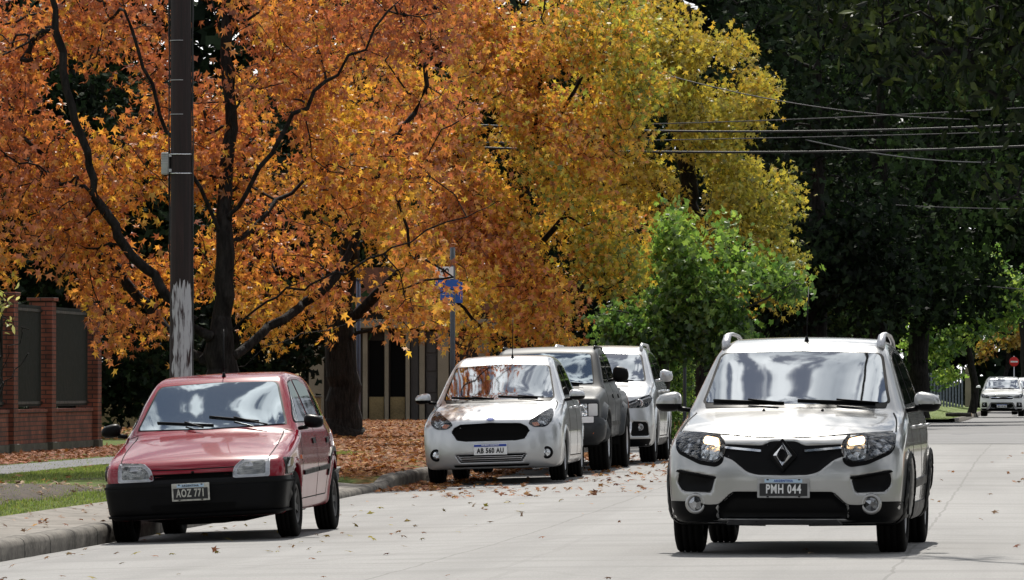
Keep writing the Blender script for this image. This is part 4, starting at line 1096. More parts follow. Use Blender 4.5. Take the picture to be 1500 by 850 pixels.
def bulk_tree(name, label, group, base, height_px, lobes, nclump, nleaf, size, cols, rtr, shape, mat, seed, mode='rand', cs=.5, barkm=None, cat='tree', limbs=None):
    """a far tree: trunk with limbs reaching into clumps of foliage"""
    rng = np.random.default_rng(seed); off = np.array(base)
    o = thing(name, label, cat, tuple(base), 0, group)
    sk = Skel(); top = np.array(lobes[0][0]) - off
    sk.line([(0, 0, -.1), (rng.normal() * .2, 0, top[2] * .4), (top[0] * .6, top[1] * .6, top[2] * .8), tuple(top + (0, 0, lobes[0][1][2] * .7))], rng=rng, step=.6, jit=.04)
    LB = [(np.array(c) - off, r) for c, r in lobes]
    A = lobe_pts(LB, nclump, rng, .6, gap=2.0)
    ch = sk.grow(A[:min(nclump, 140)], rng, step=.7, wander=.12); sk.radii(rtr, .012)
    sk.mesh('trunk', barkm or M['bark'], o)
    pts = (A[:, None] + rng.normal(size=(len(A), nleaf, 3)) * cs * np.array([1, 1, .6])).reshape(-1, 3)
    tone = np.repeat(rng.uniform(0, 1, len(A)), nleaf); col = palette(cols, np.clip(tone + rng.normal(size=len(tone)) * .15, 0, 1), rng)
    leaves('crown', pts, rng.uniform(.6, 1.3, len(pts)) * size, col, shape, mat, o, mode, rng)
    return o
EXPO = 0.0
# ------------------------------------------------------------------ ground materials
def concrete_road():
    m, nt, b = newmat('worn_concrete_road')
    n = noise(nt, .35, 6, sc=(1.5, .35, 1)); n2 = noise(nt, 60, 3); n3 = noise(nt, 1.1, 6, sc=(.35, 1, 1)); n4 = noise(nt, .5, 5, sc=(2.2, .06, 1))
    base = ramp(nt, n, [(.3, (.155, .155, .154)), (.55, (.23, .229, .226)), (.75, (.275, .273, .269))])
    c = mixc(nt, .5, base, ramp(nt, n2, [(.3, (.15, .145, .14)), (.7, (.36, .35, .335))]))
    c = mixc(nt, math_(nt, 'MULTIPLY', ramp(nt, n3, [(.5, (0, 0, 0)), (.68, (1, 1, 1))]), .55), c, (.15, .147, .142))
    c = mixc(nt, math_(nt, 'MULTIPLY', ramp(nt, n4, [(.48, (0, 0, 0)), (.62, (1, 1, 1))]), .3), c, (.13, .128, .125))
    # tar joints and cracks
    tc = nt.nodes.new('ShaderNodeTexCoord'); sp = nt.nodes.new('ShaderNodeSeparateXYZ'); nt.links.new(tc.outputs['Object'], sp.inputs[0])
    w = noise(nt, .8, 4)
    x = math_(nt, 'ADD', sp.outputs[0], math_(nt, 'MULTIPLY', w, .10)); y = math_(nt, 'ADD', sp.outputs[1], math_(nt, 'MULTIPLY', w, .3))
    jx = math_(nt, 'LESS_THAN', math_(nt, 'PINGPONG', math_(nt, 'ADD', x, 1.05), 1.7), .012)
    jy = math_(nt, 'LESS_THAN', math_(nt, 'PINGPONG', math_(nt, 'ADD', y, .5), 2.6), .035)
    v = nt.nodes.new('ShaderNodeTexVoronoi'); v.feature = 'DISTANCE_TO_EDGE'; v.inputs['Scale'].default_value = .33
    mp = nt.nodes.new('ShaderNodeMapping'); mp.inputs['Scale'].default_value = (1, .5, 1); nt.links.new(tc.outputs['Object'], mp.inputs[0])
    nd = nt.nodes.new('ShaderNodeTexNoise'); nd.inputs['Scale'].default_value = 2; nt.links.new(mp.outputs[0], nd.inputs['Vector'])
    nt.links.new(mixc(nt, .12, mp.outputs[0], nd.outputs['Color']), v.inputs['Vector'])
    cr = math_(nt, 'LESS_THAN', v.outputs['Distance'], .006)
    f = math_(nt, 'MAXIMUM', math_(nt, 'MAXIMUM', jx, jy), math_(nt, 'MULTIPLY', cr, .3))
    c = mixc(nt, math_(nt, 'MULTIPLY', f, .45), c, (.09, .085, .08))
    nt.links.new(c, b.inputs['Base Color']); b.inputs['Roughness'].default_value = .78; b.inputs['Specular IOR Level'].default_value = .4
    bump(nt, b, n2, .25, .01); return m
def asphalt():
    m, nt, b = newmat('shade_banded_asphalt')
    n = noise(nt, .12, 5, sc=(.3, 2.2, 1)); n2 = noise(nt, 50, 2)  # asphalt with tree shade painted in as darker and lighter bands
    c = mixc(nt, .4, ramp(nt, n, [(.35, (.03, .03, .033)), (.5, (.055, .055, .06)), (.65, (.11, .11, .115))]), ramp(nt, n2, [(.3, (.04, .04, .04)), (.7, (.14, .14, .14))]))
    nt.links.new(c, b.inputs['Base Color']); b.inputs['Roughness'].default_value = .7; return m
def asphalt_shaded():
    m, nt, b = newmat('shaded_asphalt'); n = noise(nt, .5, 5, sc=(.15, 1.3, 1)); n2 = noise(nt, 50, 2)  # asphalt grey with the trees' shade mixed into the tone
    nt.links.new(mixc(nt, .3, ramp(nt, n, [(.35, (.075, .075, .078)), (.6, (.135, .135, .138))]), ramp(nt, n2, [(.3, (.06, .06, .06)), (.7, (.2, .2, .2))])), b.inputs['Base Color']); b.inputs['Roughness'].default_value = .75; return m
def verge_mat():
    m, nt, b = newmat('verge_soil_and_turf')
    tc = nt.nodes.new('ShaderNodeTexCoord'); sp = nt.nodes.new('ShaderNodeSeparateXYZ'); nt.links.new(tc.outputs['Object'], sp.inputs[0])
    n = noise(nt, .5, 6); n2 = noise(nt, 14, 5); n3 = noise(nt, 45, 3)
    grass = mixc(nt, n2, ramp(nt, n3, [(.3, (.05, .075, .018)), (.7, (.14, .19, .05))]), (.10, .13, .035))
    soil = ramp(nt, n2, [(.35, (.03, .022, .017)), (.65, (.10, .075, .055))])
    v = nt.nodes.new('ShaderNodeTexVoronoi'); v.inputs['Scale'].default_value = 9; nt.links.new(tc.outputs['Object'], v.inputs['Vector'])
    leafc = ramp(nt, v.outputs['Color'], [(.1, (.10, .035, .018)), (.4, (.19, .07, .025)), (.65, (.26, .11, .04)), (.9, (.12, .06, .035))])
    c = mixc(nt, ramp(nt, n, [(.5, (0, 0, 0)), (.66, (.8, .8, .8))]), grass, soil)
    # the leaf carpet lies under the sweetgums, beyond a = 61 m
    mr = nt.nodes.new('ShaderNodeMapRange'); mr.inputs[1].default_value = 62; mr.inputs[2].default_value = 67
    dv = math_(nt, 'MULTIPLY', math_(nt, 'MAXIMUM', math_(nt, 'SUBTRACT', -9.3, sp.outputs[0]), 0.0), 6.0); nt.links.new(math_(nt, 'SUBTRACT', sp.outputs[1], dv), mr.inputs[0])
    g2 = ramp(nt, noise(nt, .7, 4), [(.36, (0, 0, 0)), (.44, (1, 1, 1))])
    c = mixc(nt, math_(nt, 'MULTIPLY', mr.outputs[0], g2), c, leafc)
    nt.links.new(c, b.inputs['Base Color']); b.inputs['Roughness'].default_value = .95; b.inputs['Specular IOR Level'].default_value = .1
    bump(nt, b, n2, .6, .05); return m
def slab_mat(name, c0, c1, sc=1.2, joint=0):
    m, nt, b = newmat(name); n = noise(nt, sc, 7); n2 = noise(nt, 30, 4)
    c = mixc(nt, .45, ramp(nt, n, [(.36, c0), (.62, c1)]), ramp(nt, n2, [(.3, c0), (.7, c1)]))
    if joint:
        tc = nt.nodes.new('ShaderNodeTexCoord'); sp = nt.nodes.new('ShaderNodeSeparateXYZ'); nt.links.new(tc.outputs['Object'], sp.inputs[0])
        y = math_(nt, 'ADD', sp.outputs[1], math_(nt, 'MULTIPLY', n2, .05))
        j = math_(nt, 'LESS_THAN', math_(nt, 'PINGPONG', y, joint / 2), .018)
        c = mixc(nt, math_(nt, 'MULTIPLY', j, .85), c, (.02, .018, .015))
    nt.links.new(c, b.inputs['Base Color'])
    b.inputs['Roughness'].default_value = .85; b.inputs['Specular IOR Level'].default_value = .25; bump(nt, b, n2, .3, .01); return m
M['road'] = concrete_road(); M['asphalt_shaded'] = asphalt_shaded(); M['asphalt'] = asphalt(); M['verge'] = verge_mat()
M['pave'] = slab_mat('pale_pavement', (.13, .118, .10), (.29, .265, .235), 2.2, 1.9); M['kerbm'] = slab_mat('old_kerb_concrete', (.05, .045, .04), (.24, .22, .19), 3.5, 1.15)
M['path'] = slab_mat('grey_footpath', (.10, .10, .105), (.19, .19, .20))
M['farground'] = slab_mat('far_ground', (.04, .05, .02), (.10, .11, .05), .1)
M['soil'] = slab_mat('bare_soil', (.016, .011, .008), (.075, .052, .036), 5); M['lawn'] = slab_mat('mown_lawn', (.07, .11, .02), (.16, .21, .05), 3)

def sheet(name, vs, aa, zf, mat, kind='structure', off=0.0):
    vs = np.asarray(vs, float); aa = np.asarray(aa, float)
    VV, AA = np.meshgrid(vs, aa); Z = zf(VV, AA) + off
    V = warp(np.stack([VV, AA, Z], -1)); nx = len(vs); ny = len(aa)
    i, j = np.meshgrid(np.arange(nx - 1), np.arange(ny - 1)); b = (j * nx + i).ravel()
    F = np.stack([b, b + 1, b + nx + 1, b + nx], 1)
    return tag(mesh(name, V, F, mat), kind=kind)
G = [-3000, -800, -300, -120, -60, -40, -30, -24, -20, -17, -14, -11, -9, -8.0, -7.95, -5, -1, 3, 5.8, 8, 12, 20, 40, 80, 200, 800, 3000]
AG = list(np.arange(-20, 280, 4.0)) + [300, 340, 400, 500, 700, 1200, 2500, 5000]
def ground_z(v, a): return np.where((v < -7.98) | (v > 5.75), np.minimum(verge_z(v, a), prof(a) - .02) - .05, prof(a) - .16 - .12)
sheet('ground', G, [-3000, -500, -100] + AG, ground_z, M['farground'])
sheet('road', np.linspace(-7.8, 5.7, 15), np.arange(-10, 119, 2.0), road_z, M['road'])
def cross_z(v, a): return np.where(np.abs(v + 1) < 6.9, road_z(v, a), prof(a) - .10)
sheet('cross_street', [-7.85, -7.0, -5, -1, 3, 5.7, 12, 30, 60], np.arange(118, 192.5, 2.0), cross_z, M['asphalt'])
def far_z(v, a): return prof(a) - .06
sheet('far_road', np.linspace(-3.4, 9, 8), np.arange(192, 520, 6.0), far_z, M['asphalt'])
sheet('kerb_far', [-3.62, -3.6, -3.42, -3.4], np.arange(191, 300, 4.0), lambda v, a: prof(a) + np.where(np.abs(v + 3.51) < .1, .09, -.1), M['kerbm'])
def bank_z(v, a): return prof(a) + .07 + .55 * sstep(-v, 3.8, 7) * sstep(a, 194, 240)
sheet('far_verge', np.linspace(-14, -3.6, 12), np.arange(191, 300, 3.0), bank_z, M['lawn'])
sheet('shaded_road_strip', np.linspace(-7.8, 5.7, 9), np.arange(96, 118.1, 2.0), road_z, M['asphalt_shaded'], off=.006)  # mid-grey asphalt sheet; tree shade over the crossing is put into its colour
# concrete strips: a pale cross gutter and patches across the street
sheet('cross_gutter', np.linspace(-7.7, 5.6, 8), np.arange(116.6, 118.4, .45), lambda v, a: road_z(v, a), M['path'], off=.005)
# verge with kerb
def dip(a): return .085 * sstep(a, 54.5, 57) * (1 - sstep(a, 67.4, 68.4))
def edge_z(v, a): return verge_z(v, a) - dip(a) * (1 - sstep(-v, 8.0, 9.1))
sheet('verge', [-60, -45, -36, -30, -26, -23, -20, -18.4] + list(np.arange(-17, -7.9, .3)) + [-7.93], np.concatenate([np.arange(-5, 38, 3.0), np.arange(38, 70, .4), np.arange(70, 192.1, 1.5)]), edge_z, M['verge'])
sheet('pavement', np.linspace(-8.95, -7.94, 6), np.arange(10, 67.6, .4), edge_z, M['pave'], off=.014)
sheet('footpath', np.linspace(-14.3, -12.9, 5), np.concatenate([np.arange(10, 90, 1.0)]), edge_z, M['path'], off=.012)
sheet('bare_soil', np.linspace(-10.75, -9.15, 12), np.arange(43, 60.1, .5), lambda v, a: edge_z(v, a) - .05 * (1 - sstep(1 - ((v + 9.95) / .76) ** 2 - ((a - 51.5) / 8.2) ** 4 + .15 * np.sin(a * 1.7 + v * 3), 0, .25)), M['soil'], off=.02)
# narrow garden walk curving to the kerb strip
cl = chaikin_open([(-11.15, 36), (-11.1, 55), (-10.9, 58), (-10.2, 61.5), (-9.2, 64), (-8.7, 66)], 3)
VV = []; 
for i, p in enumerate(cl):
    a = cl[max(i - 1, 0)]; b = cl[min(i + 1, len(cl) - 1)]; t = (b - a) / np.linalg.norm(b - a); nr = np.array([-t[1], t[0]])
    for s in (-.3, 0, .3): q = p + nr * s; VV.append((q[0], q[1], float(edge_z(q[0], q[1])) + .022))
tag(mesh('garden_walk', warp(VV), [(i * 3 + k, i * 3 + k + 1, i * 3 + k + 4, i * 3 + k + 3) for i in range(len(cl) - 1) for k in (0, 1)], M['pave']), kind='structure')
# kerb stone, rounded nose, with a driveway dip
def kerbmesh(name, v0, sgn, a0, a1, zf, dz):
    V = []; F = []; A = np.arange(a0, a1 + .01, .4); pr = [(0, -.3), (0.0, -.055), (.012, -.022), (.04, -.004), (.075, 0.003), (.16, 0.003), (.16, -.3)]
    rng = np.random.default_rng(3)
    for a in A:
        wob = rng.normal() * .004
        for dv, z in pr:
            V.append((v0 - sgn * dv + wob, a, float(zf(v0 - sgn * .2, a)) - float(dz(a)) + z + .016 + wob))
    k = len(pr)
    for i in range(len(A) - 1):
        for j in range(k - 1): F.append((i * k + j, i * k + j + 1, (i + 1) * k + j + 1, (i + 1) * k + j))
    F += [tuple(range(k)), tuple(range(len(V) - 1, len(V) - 1 - k, -1))]
    return tag(mesh(name, warp(V), F, M['kerbm']), kind='structure')
kerbmesh('kerb', -7.80, 1, 10, 191, verge_z, dip)
kerbmesh('kerb_opposite', 5.70, -1, 5, 118, lambda v, a: prof(a) + .0, lambda a: 0)
sheet('opposite_verge', [5.86, 8, 12, 18], np.arange(0, 119, 3.0), lambda v, a: prof(a) + .01, M['verge'])

# ------------------------------------------------------------------ leaves and grass lying about
def litter(name, n, v0, v1, a0, a1, zf, cols, size, off=.02, w=None, seed=1, mode='flat', shape=None, mask=None):
    rng = np.random.default_rng(seed); v = rng.uniform(v0, v1, n); a = rng.uniform(a0, a1, n)
    if w: v = w(rng, n)
    if mask is not None: k = mask(v, a, rng); v, a = v[k], a[k]
    z = zf(v, a) + off + rng.uniform(0, .02, len(v))
    return warp(np.stack([v, a, z], 1)), palette(cols, rng.uniform(0, 1, len(v)), rng), rng.uniform(.7, 1.25, len(v)) * size
RUST = [(.16, .05, .025), (.30, .10, .03), (.42, .16, .04), (.30, .17, .10), (.55, .26, .04)]
DRY = [(.20, .10, .05), (.42, .27, .17), (.55, .42, .3)]
def patches(v, a, rng):
    q = np.sin(v * 1.7 + a * .35) + np.sin(v * .8 - a * .53 + 1) + rng.normal(size=len(v)) * .35
    return (q > -.75) & ((a > 65.5 + 6 * np.maximum(-9.3 - v, 0) + rng.normal(size=len(v)) * 1.5) | (rng.random(len(v)) < .04)) & ~((v < -12.85) & (v > -14.35) & (a < 88) & (rng.random(len(v)) < .93))
L = [litter('a', 30000, -16.6, -8.3, 60, 118, verge_z, RUST, .075, mask=patches, seed=11),
     litter('a2', 6000, -16.6, -14.4, 66, 105, verge_z, [(.30, .09, .04), (.40, .16, .07), (.22, .07, .04)], .07, seed=19),
     litter('far', 22000, -26, -8.5, 112, 186, verge_z, RUST, .085, .02, seed=41, mask=lambda v, a, rng: (np.sin(v * 1.1 + a * .2) + rng.normal(size=len(v)) * .5 > -.9)), litter('b', 2300, -7.75, -7.0, 66, 92, road_z, RUST, .065, .012, seed=12), litter('c', 600, -7.0, -4.4, 62, 90, road_z, RUST, .065, .01, seed=13),
     litter('d', 210, -7.7, 3.5, 36, 88, road_z, RUST + DRY, .05, .008, seed=14), litter('e', 70, -7.7, -5, 37, 60, road_z, [(.3, .1, .03), (.35, .3, .05), (.1, .05, .03)], .055, .01, seed=16),
     litter('f', 160, -8.9, -8.0, 42, 66, verge_z, RUST + DRY, .05, .02, seed=15), litter('g', 260, -10.7, -9.2, 44, 60, verge_z, DRY, .065, .035, seed=17),
     litter('h', 500, -9.2, -7.9, 66, 76, verge_z, RUST, .07, .03, seed=18)]
tag(leaves('fallen_leaves', np.concatenate([l[0] for l in L]), np.concatenate([l[2] for l in L]), np.concatenate([l[1] for l in L]), star(), M['leaf_dry'], None, 'flat'), kind='stuff')
def blades(n, regs, seed, h=.03):
    rng = np.random.default_rng(seed); out = []
    for (v0, v1, a0, a1, k, zf) in regs:
        v = rng.uniform(v0, v1, k); a = rng.uniform(a0, a1, k); out.append(np.stack([v, a, zf(v, a) + .0], 1))
    P = warp(np.concatenate(out)); n = len(P); hh = rng.uniform(.5, 1.3, n) * h; ang = rng.uniform(0, 6.28, n); wd = .006
    lean = rng.normal(size=(n, 2)) * .4
    dx = np.stack([np.cos(ang) * wd, np.sin(ang) * wd, 0 * ang], 1); tip = np.stack([lean[:, 0] * hh, lean[:, 1] * hh, hh], 1)
    V = np.stack([P - dx, P + dx, P + tip], 1).reshape(-1, 3); T = np.arange(n * 3).reshape(-1, 3)
    c = palette([(.10, .15, .02), (.19, .28, .04), (.30, .38, .07), (.33, .32, .10)], rng.uniform(0, 1, n), rng)
    return mesh('grass', V, T, M['leaf_green'], None, smooth=False, col=np.repeat(c, 3, 0))
tag(blades(0, [(-12.9, -11.45, 44, 76, 26000, verge_z), (-12.9, -10.5, 70, 92, 14000, verge_z), (-9.3, -8.95, 42, 66, 9000, verge_z), (-9.9, -9.2, 52, 68, 3500, verge_z), (-9.9, -9.2, 42, 52, 1500, verge_z), (-11, -10.6, 42, 62, 2500, verge_z), (-15, -9, 66, 110, 9000, verge_z), (-10.8, -3.7, 192, 262, 16000, bank_z)], 5), kind='stuff')

# ------------------------------------------------------------------ brick fence on the left
def brickmat():
    m, nt, b = newmat('red_brick')
    tc = nt.nodes.new('ShaderNodeTexCoord'); sp = nt.nodes.new('ShaderNodeSeparateXYZ'); nt.links.new(tc.outputs['Object'], sp.inputs[0])
    cb = nt.nodes.new('ShaderNodeCombineXYZ'); nt.links.new(math_(nt, 'ADD', sp.outputs[0], sp.outputs[1]), cb.inputs[0]); nt.links.new(sp.outputs[2], cb.inputs[1])
    br = nt.nodes.new('ShaderNodeTexBrick'); nt.links.new(cb.outputs[0], br.inputs['Vector'])
    br.inputs['Scale'].default_value = 1; br.inputs['Brick Width'].default_value = .24; br.inputs['Row Height'].default_value = .072; br.inputs['Mortar Size'].default_value = .009
    br.inputs['Color1'].default_value = (.27, .085, .05, 1); br.inputs['Color2'].default_value = (.17, .052, .034, 1); br.inputs['Mortar'].default_value = (.035, .028, .025, 1)
    n = noise(nt, 3, 5)
    nt.links.new(mixc(nt, 1, br.outputs[0], ramp(nt, n, [(.3, (.5, .5, .5)), (.7, (1.2, 1.1, 1.1))]), 'MULTIPLY'), b.inputs['Base Color'])
    b.inputs['Roughness'].default_value = .9; bump(nt, b, br.outputs['Fac'], -.8, .012); return m
M['brick'] = brickmat()
M['plinth'] = slab_mat('mossy_plinth', (.06, .055, .045), (.14, .13, .11), 4)
M['darkgreen'] = simple('dark_green_steel', (.007, .011, .009), .5, var=.3)
bf = thing('brick_fence', 'red brick fence with square pillars and dark green steel panels at the left edge', 'fence')
bf.location = (-16.55, 88, .13)
FA = [-12, -7.4, -2.8, 1.8, 6.2]     # pillar positions along the street, world a = 88 + value
FZ = 2.52
pilpx = [(-60, 91), (7, 91.5), (62, 94), (130, 96)]
pil = []
for px, d in [(-55, 86.0), (6, 90.2), (62.5, 93.8), (130, 98.2)]:
    x, y, _ = at(px, d); pil.append((x + 16.55, y - 88))
M['plinth2'] = M['plinth']
for k, (x, y) in enumerate(pil):
    m = MB(); z1 = FZ - .03 * k
    m.box(x - .19, x + .19, y - .19, y + .19, .16, z1, .004); m.box(x - .225, x + .225, y - .225, y + .225, z1 + .002, z1 + .06, .006)
    m.build('pillar', M['brick'], bf); MB().box(x - .21, x + .21, y - .21, y + .21, -.3, .162, .01).build('pillar_plinth', M['plinth'], bf)
for (xa, ya), (xb, yb) in zip(pil[:-1], pil[1:]):
    l = math.hypot(xb - xa, yb - ya); rz = math.atan2(yb - ya, xb - xa)
    g = bpy.data.objects.new('fence_bay', None); COL.objects.link(g); g.parent = bf; g.location = (xa, ya, 0); g.rotation_euler.z = rz
    MB().box(.16, l - .16, -.12, .12, -.3, .15, .005).build('plinth', M['plinth'], g)
    MB().box(.17, l - .17, -.1, .1, .152, .64, .004).box(.17, l - .17, -.12, .12, .642, .70, .004).build('dwarf_wall', M['brick'], g)
    m = MB()
    for zz in (.78, 2.28): m.box(.19, l - .19, -.03, .02, zz, zz + .045)
    q = .24
    while q < l - .24: m.box(q, q + .02, -.022, .018, .74, 2.38); q += .085
    m.build('steel_panel', M['darkgreen'], g)
# ------------------------------------------------------------------ low garden wall further back
M['stain'] = slab_mat('stained_render', (.08, .065, .035), (.26, .20, .10), .8)
def facing(name, label, cat, px0, px1, d, z0=0.0):
    """an empty at the left foot of something that stands square to the lens at depth d"""
    xa, ya, _ = at(px0, d); o = thing(name, label, cat, (xa, ya, z0), TH)
    return o, (px1 - px0) * d / FPX
lw, W_ = facing('garden_wall', 'low stained ochre garden wall behind the leaf-strewn corner beside the brick fence', 'wall', 120, 470, 150, .1)
MB().box(0, W_, 0, .18, -.3, .80, .01).build('wall', M['stain'], lw); MB().box(-.03, W_ + .03, -.03, .21, .802, .86, .01).build('coping', M['plinth'], lw)
# ------------------------------------------------------------------ house front behind the trees
M['render_dark'] = slab_mat('dark_brown_render', (.025, .02, .017), (.045, .037, .03), 1)  # wall colour itself is dark brown
M['cream'] = slab_mat('cream_render', (.16, .14, .10), (.26, .23, .175), 1)
M['doorm'] = simple('grey_panel_door', (.05, .047, .045), .6, var=.2)
M['roofm'] = slab_mat('clay_tiles', (.09, .04, .025), (.2, .09, .06), 5)
hs, W_ = facing('house', 'single-storey house front with cream posts and dark openings behind the second tree', 'house', 440, 720, 188, .1)
s_ = 188 / FPX
MB().box(0, W_, .6, 8, -.3, 3.6, .01).build('wall', M['render_dark'], hs)
for a, b, w_ in ((452, 474, .2), (531, 538, .12), (563, 569, .12), (594, 600, .1), (614, 622, .1), (641, 657, .3), (700, 716, .3)):
    MB().box((a - 440) * s_, (b - 440) * s_, .3, .57, -.3, 3.0, .01).build('column', M['cream'], hs)
for a, b in ((540, 562), (571, 593)):
    MB().box((a - 440) * s_, (b - 440) * s_, .45, .58, -.2, .75, .01).build('sill_wall', M['stain'], hs); MB().box((a - 440) * s_ + .02, (b - 440) * s_ - .02, .55, .597, .76, 2.6).build('window', M['void'], hs)
d_ = MB(); d_.box((601 - 440) * s_, (613 - 440) * s_, .5, .58, -.2, 2.9, .01); d_.build('door', M['doorm'], hs)
d_ = MB(); d_.box((623 - 440) * s_, (640 - 440) * s_, .5, .58, -.2, 2.9, .01)
for zz in (.2, .9, 1.6, 2.2): d_.box((624.5 - 440) * s_, (638.5 - 440) * s_, .47, .5, zz, zz + .5, .01)
d_.build('garage_door', M['doorm'], hs)
MB().box(-.3, W_ + .3, .0, .62, 3.002, 3.3, .02).build('fascia', M['cream'], hs)
MB().prism([(-.4, 3.602), (W_ + .4, 3.602), (W_ * .8, 5.0), (W_ * .2, 5.0)], .2, 8.2).build('roof', M['roofm'], hs)

# ------------------------------------------------------------------ poles and signs
def polewood():
    m, nt, b = newmat('tarred_pole_wood')
    n = noise(nt, 5, 8, sc=(7, 7, .25)); n2 = noise(nt, 30, 5, sc=(3, 3, .3))
    nt.links.new(mixc(nt, n2, ramp(nt, n, [(.3, (.008, .004, .004)), (.6, (.03, .012, .011)), (.8, (.07, .035, .03))]), (.008, .005, .005)), b.inputs['Base Color'])
    b.inputs['Roughness'].default_value = .8; bump(nt, b, n, .6, .02); return m
M['polewood'] = polewood()
def limewash():
    m, nt, b = newmat('peeling_limewash')
    n = noise(nt, 9, 8, sc=(3, 3, .45)); n2 = noise(nt, 2.2, 3)
    f = math_(nt, 'MULTIPLY', ramp(nt, n, [(.40, (0, 0, 0)), (.52, (1, 1, 1))]), 1.0)
    nt.links.new(mixc(nt, f, (.03, .014, .014), (.42, .42, .44)), b.inputs['Base Color']); b.inputs['Roughness'].default_value = .9; bump(nt, b, n, .4, .01); return m
M['limewash'] = limewash()
M['boxgrey'] = simple('grey_meter_box', (.33, .35, .33), .5, var=.2)
M['cable'] = simple('black_cable', (.012, .012, .013), .5)
px, py, _ = at(265, 56.5); zb = float(verge_z(px, py))
up = thing('utility_pole', 'tall dark tarred wooden pole with a peeling white painted band behind the red car', 'pole', (px, py, zb))
s0 = FPX / 56.5
def zpx(y): return HC - (y - HY) / s0 - zb
rp = .108
MB().tube([(0, 0, -.4), (0, 0, 1.0), (.005, 0, 3.0), (-.01, 0, 8.5)], [.122, .116, .108, .088], 20).build('shaft', M['polewood'], up)
V = []; F = []; n_ = 22; zz = np.linspace(zpx(562), zpx(416), 16); rr = random.Random(5)
for i, z in enumerate(zz):
    for k in range(n_):
        q = R(-125 + 165 * k / (n_ - 1)) + (0 if 0 < k < n_ - 1 else rr.uniform(-.15, .15)); r_ = .119 - .0026 * (z - .5)
        V.append((r_ * math.cos(q), r_ * math.sin(q), z + (rr.uniform(-.06, .06) if i in (0, 15) else 0)))
for i in range(15):
    for k in range(n_ - 1): F.append((i * n_ + k, i * n_ + k + 1, (i + 1) * n_ + k + 1, (i + 1) * n_ + k))
mesh('painted_band', V, F, M['limewash'], up)
bx = bpy.data.objects.new('junction_box', None); COL.objects.link(bx); bx.parent = up; bx.location = (-.155, -.03, zpx(239))
MB().box(-.032, .042, -.04, .04, -.115, .105, .01).build('box_body', M['boxgrey'], bx)
m = MB()
for k in range(6): m.box(-.03, .036, -.045, -.039, -.0 + k * .017, .005 + k * .017)
m.build('vent_ribs', M['satin'], bx); MB().box(.045, .07, -.03, .03, -.09, -.06).box(.045, .07, -.03, .03, .06, .09).build('bracket', M['satin'], bx)
for y_ in (226, 254): 
    MB().tube([(.112 * math.cos(q), .112 * math.sin(q), zpx(y_) + .004 * math.sin(q)) for q in np.linspace(0, 6.283, 25)], .006, 6, cap=False).build('steel_band', M['chrome'], up)
rr = random.Random(8)
for q0, r_, z0_, z1_ in ((-8, .122, 0.0, 8.4), (8, .118, .8, 8.4), (188, .115, 3.0, 8.4), (172, .117, 2.4, 8.4)):
    pts = [(math.cos(R(q0)) * r_ + rr.uniform(-.006, .006), math.sin(R(q0)) * r_, z0_ + (z1_ - z0_) * k / 30) for k in range(31)]
    MB().tube(pts, .007, 6).build('cable', M['cable'], up)
for y_ in (60, 118, 168): 
    MB().tube([(.108 * math.cos(q), .108 * math.sin(q), zpx(y_)) for q in np.linspace(R(120), R(290), 12)], .004, 5).build('tie_wire', M['satin'], up)
# slender painted posts
M['bluegrey'] = simple('blue_grey_paint', (.06, .085, .16), .5, var=.2)
M['postgrey'] = simple('grey_post_paint', (.045, .055, .07), .5, var=.2)
M['signblue'] = simple('street_sign_blue', (.015, .10, .42), .35, var=.08)
M['signwhite'] = simple('sign_white', (.75, .76, .78), .4)
M['signred'] = simple('sign_red', (.6, .02, .02), .4)
px, py, _ = at(525, 126); sp_ = thing('slim_post', 'slim blue painted post right against the trunk of the second tree', 'post', (px, py, float(verge_z(px, py))))
MB().tube([(0, 0, -.3), (0, 0, 3.4)], .045, 10).build('shaft', M['bluegrey'], sp_); MB().tube([(0, 0, 3.4), (0, 0, 3.46)], [.05, .03], 10).build('cap', M['bluegrey'], sp_)
px, py, _ = at(663, 92); zs_ = float(verge_z(px, py))
ss = thing('street_sign', 'blue and white street name sign on a slim post half hidden by yellow leaves', 'sign', (px, py, zs_))
MB().tube([(0, 0, -.3), (0, 0, 3.2)], .042, 12).build('post', M['postgrey'], ss)
s1 = FPX / 92
def zq(y): return HC - (y - HY) / s1 - zs_
def plate_(y0, y1, x0, x1, mat, yo, rz, txt):
    o = bpy.data.objects.new('name_plate', None); COL.objects.link(o); o.parent = ss; o.location = (0, yo, 0); o.rotation_euler.z = rz
    MB().box(x0, x1, -.006, .006, zq(y1), zq(y0), .004).build('plate_sheet', mat, o)
    for t, xx, y_, sz, mt in txt: text_mesh('lettering', t, sz, mt, o, (xx, -.0085, zq(y_)), bold=.004)
plate_(391, 409, -.27, .02, M['signwhite'], -.06, TH, [('140', -.15, 398, .13, M['plate_black'])])
plate_(410, 424, -.27, .10, M['signblue'], -.06, TH, [])
plate_(413, 444, .02, .155, M['signblue'], .06, TH + .2, [('1', .08, 428, .12, M['signwhite'])])
plate_(425, 440, -.2, .02, M['signblue'], -.06, TH - .3, [])
px, py, _ = at(1003, 103); gp = thing('slim_post', 'slim dark grey post beside the ivy between the parked SUV and the silver crossover', 'post', (px, py, float(verge_z(px, py))))
MB().tube([(0, 0, -.3), (0, 0, 3.0)], .032, 10).build('shaft', M['postgrey'], gp); MB().tube([(0, 0, 3.0), (0, 0, 3.05)], [.04, .02], 10).build('cap', M['postgrey'], gp)
px, py, _ = at(1485.5, 300); ne = thing('no_entry_sign', 'round red no-entry sign with a white bar above the far cars', 'sign', (px, py, -.03), TH)
zc_ = HC - (530 - HY) * 300 / FPX + .03
MB().tube([(0, .03, -.3), (0, .03, zc_ + .3)], .03, 8).build('post', M['satin'], ne)
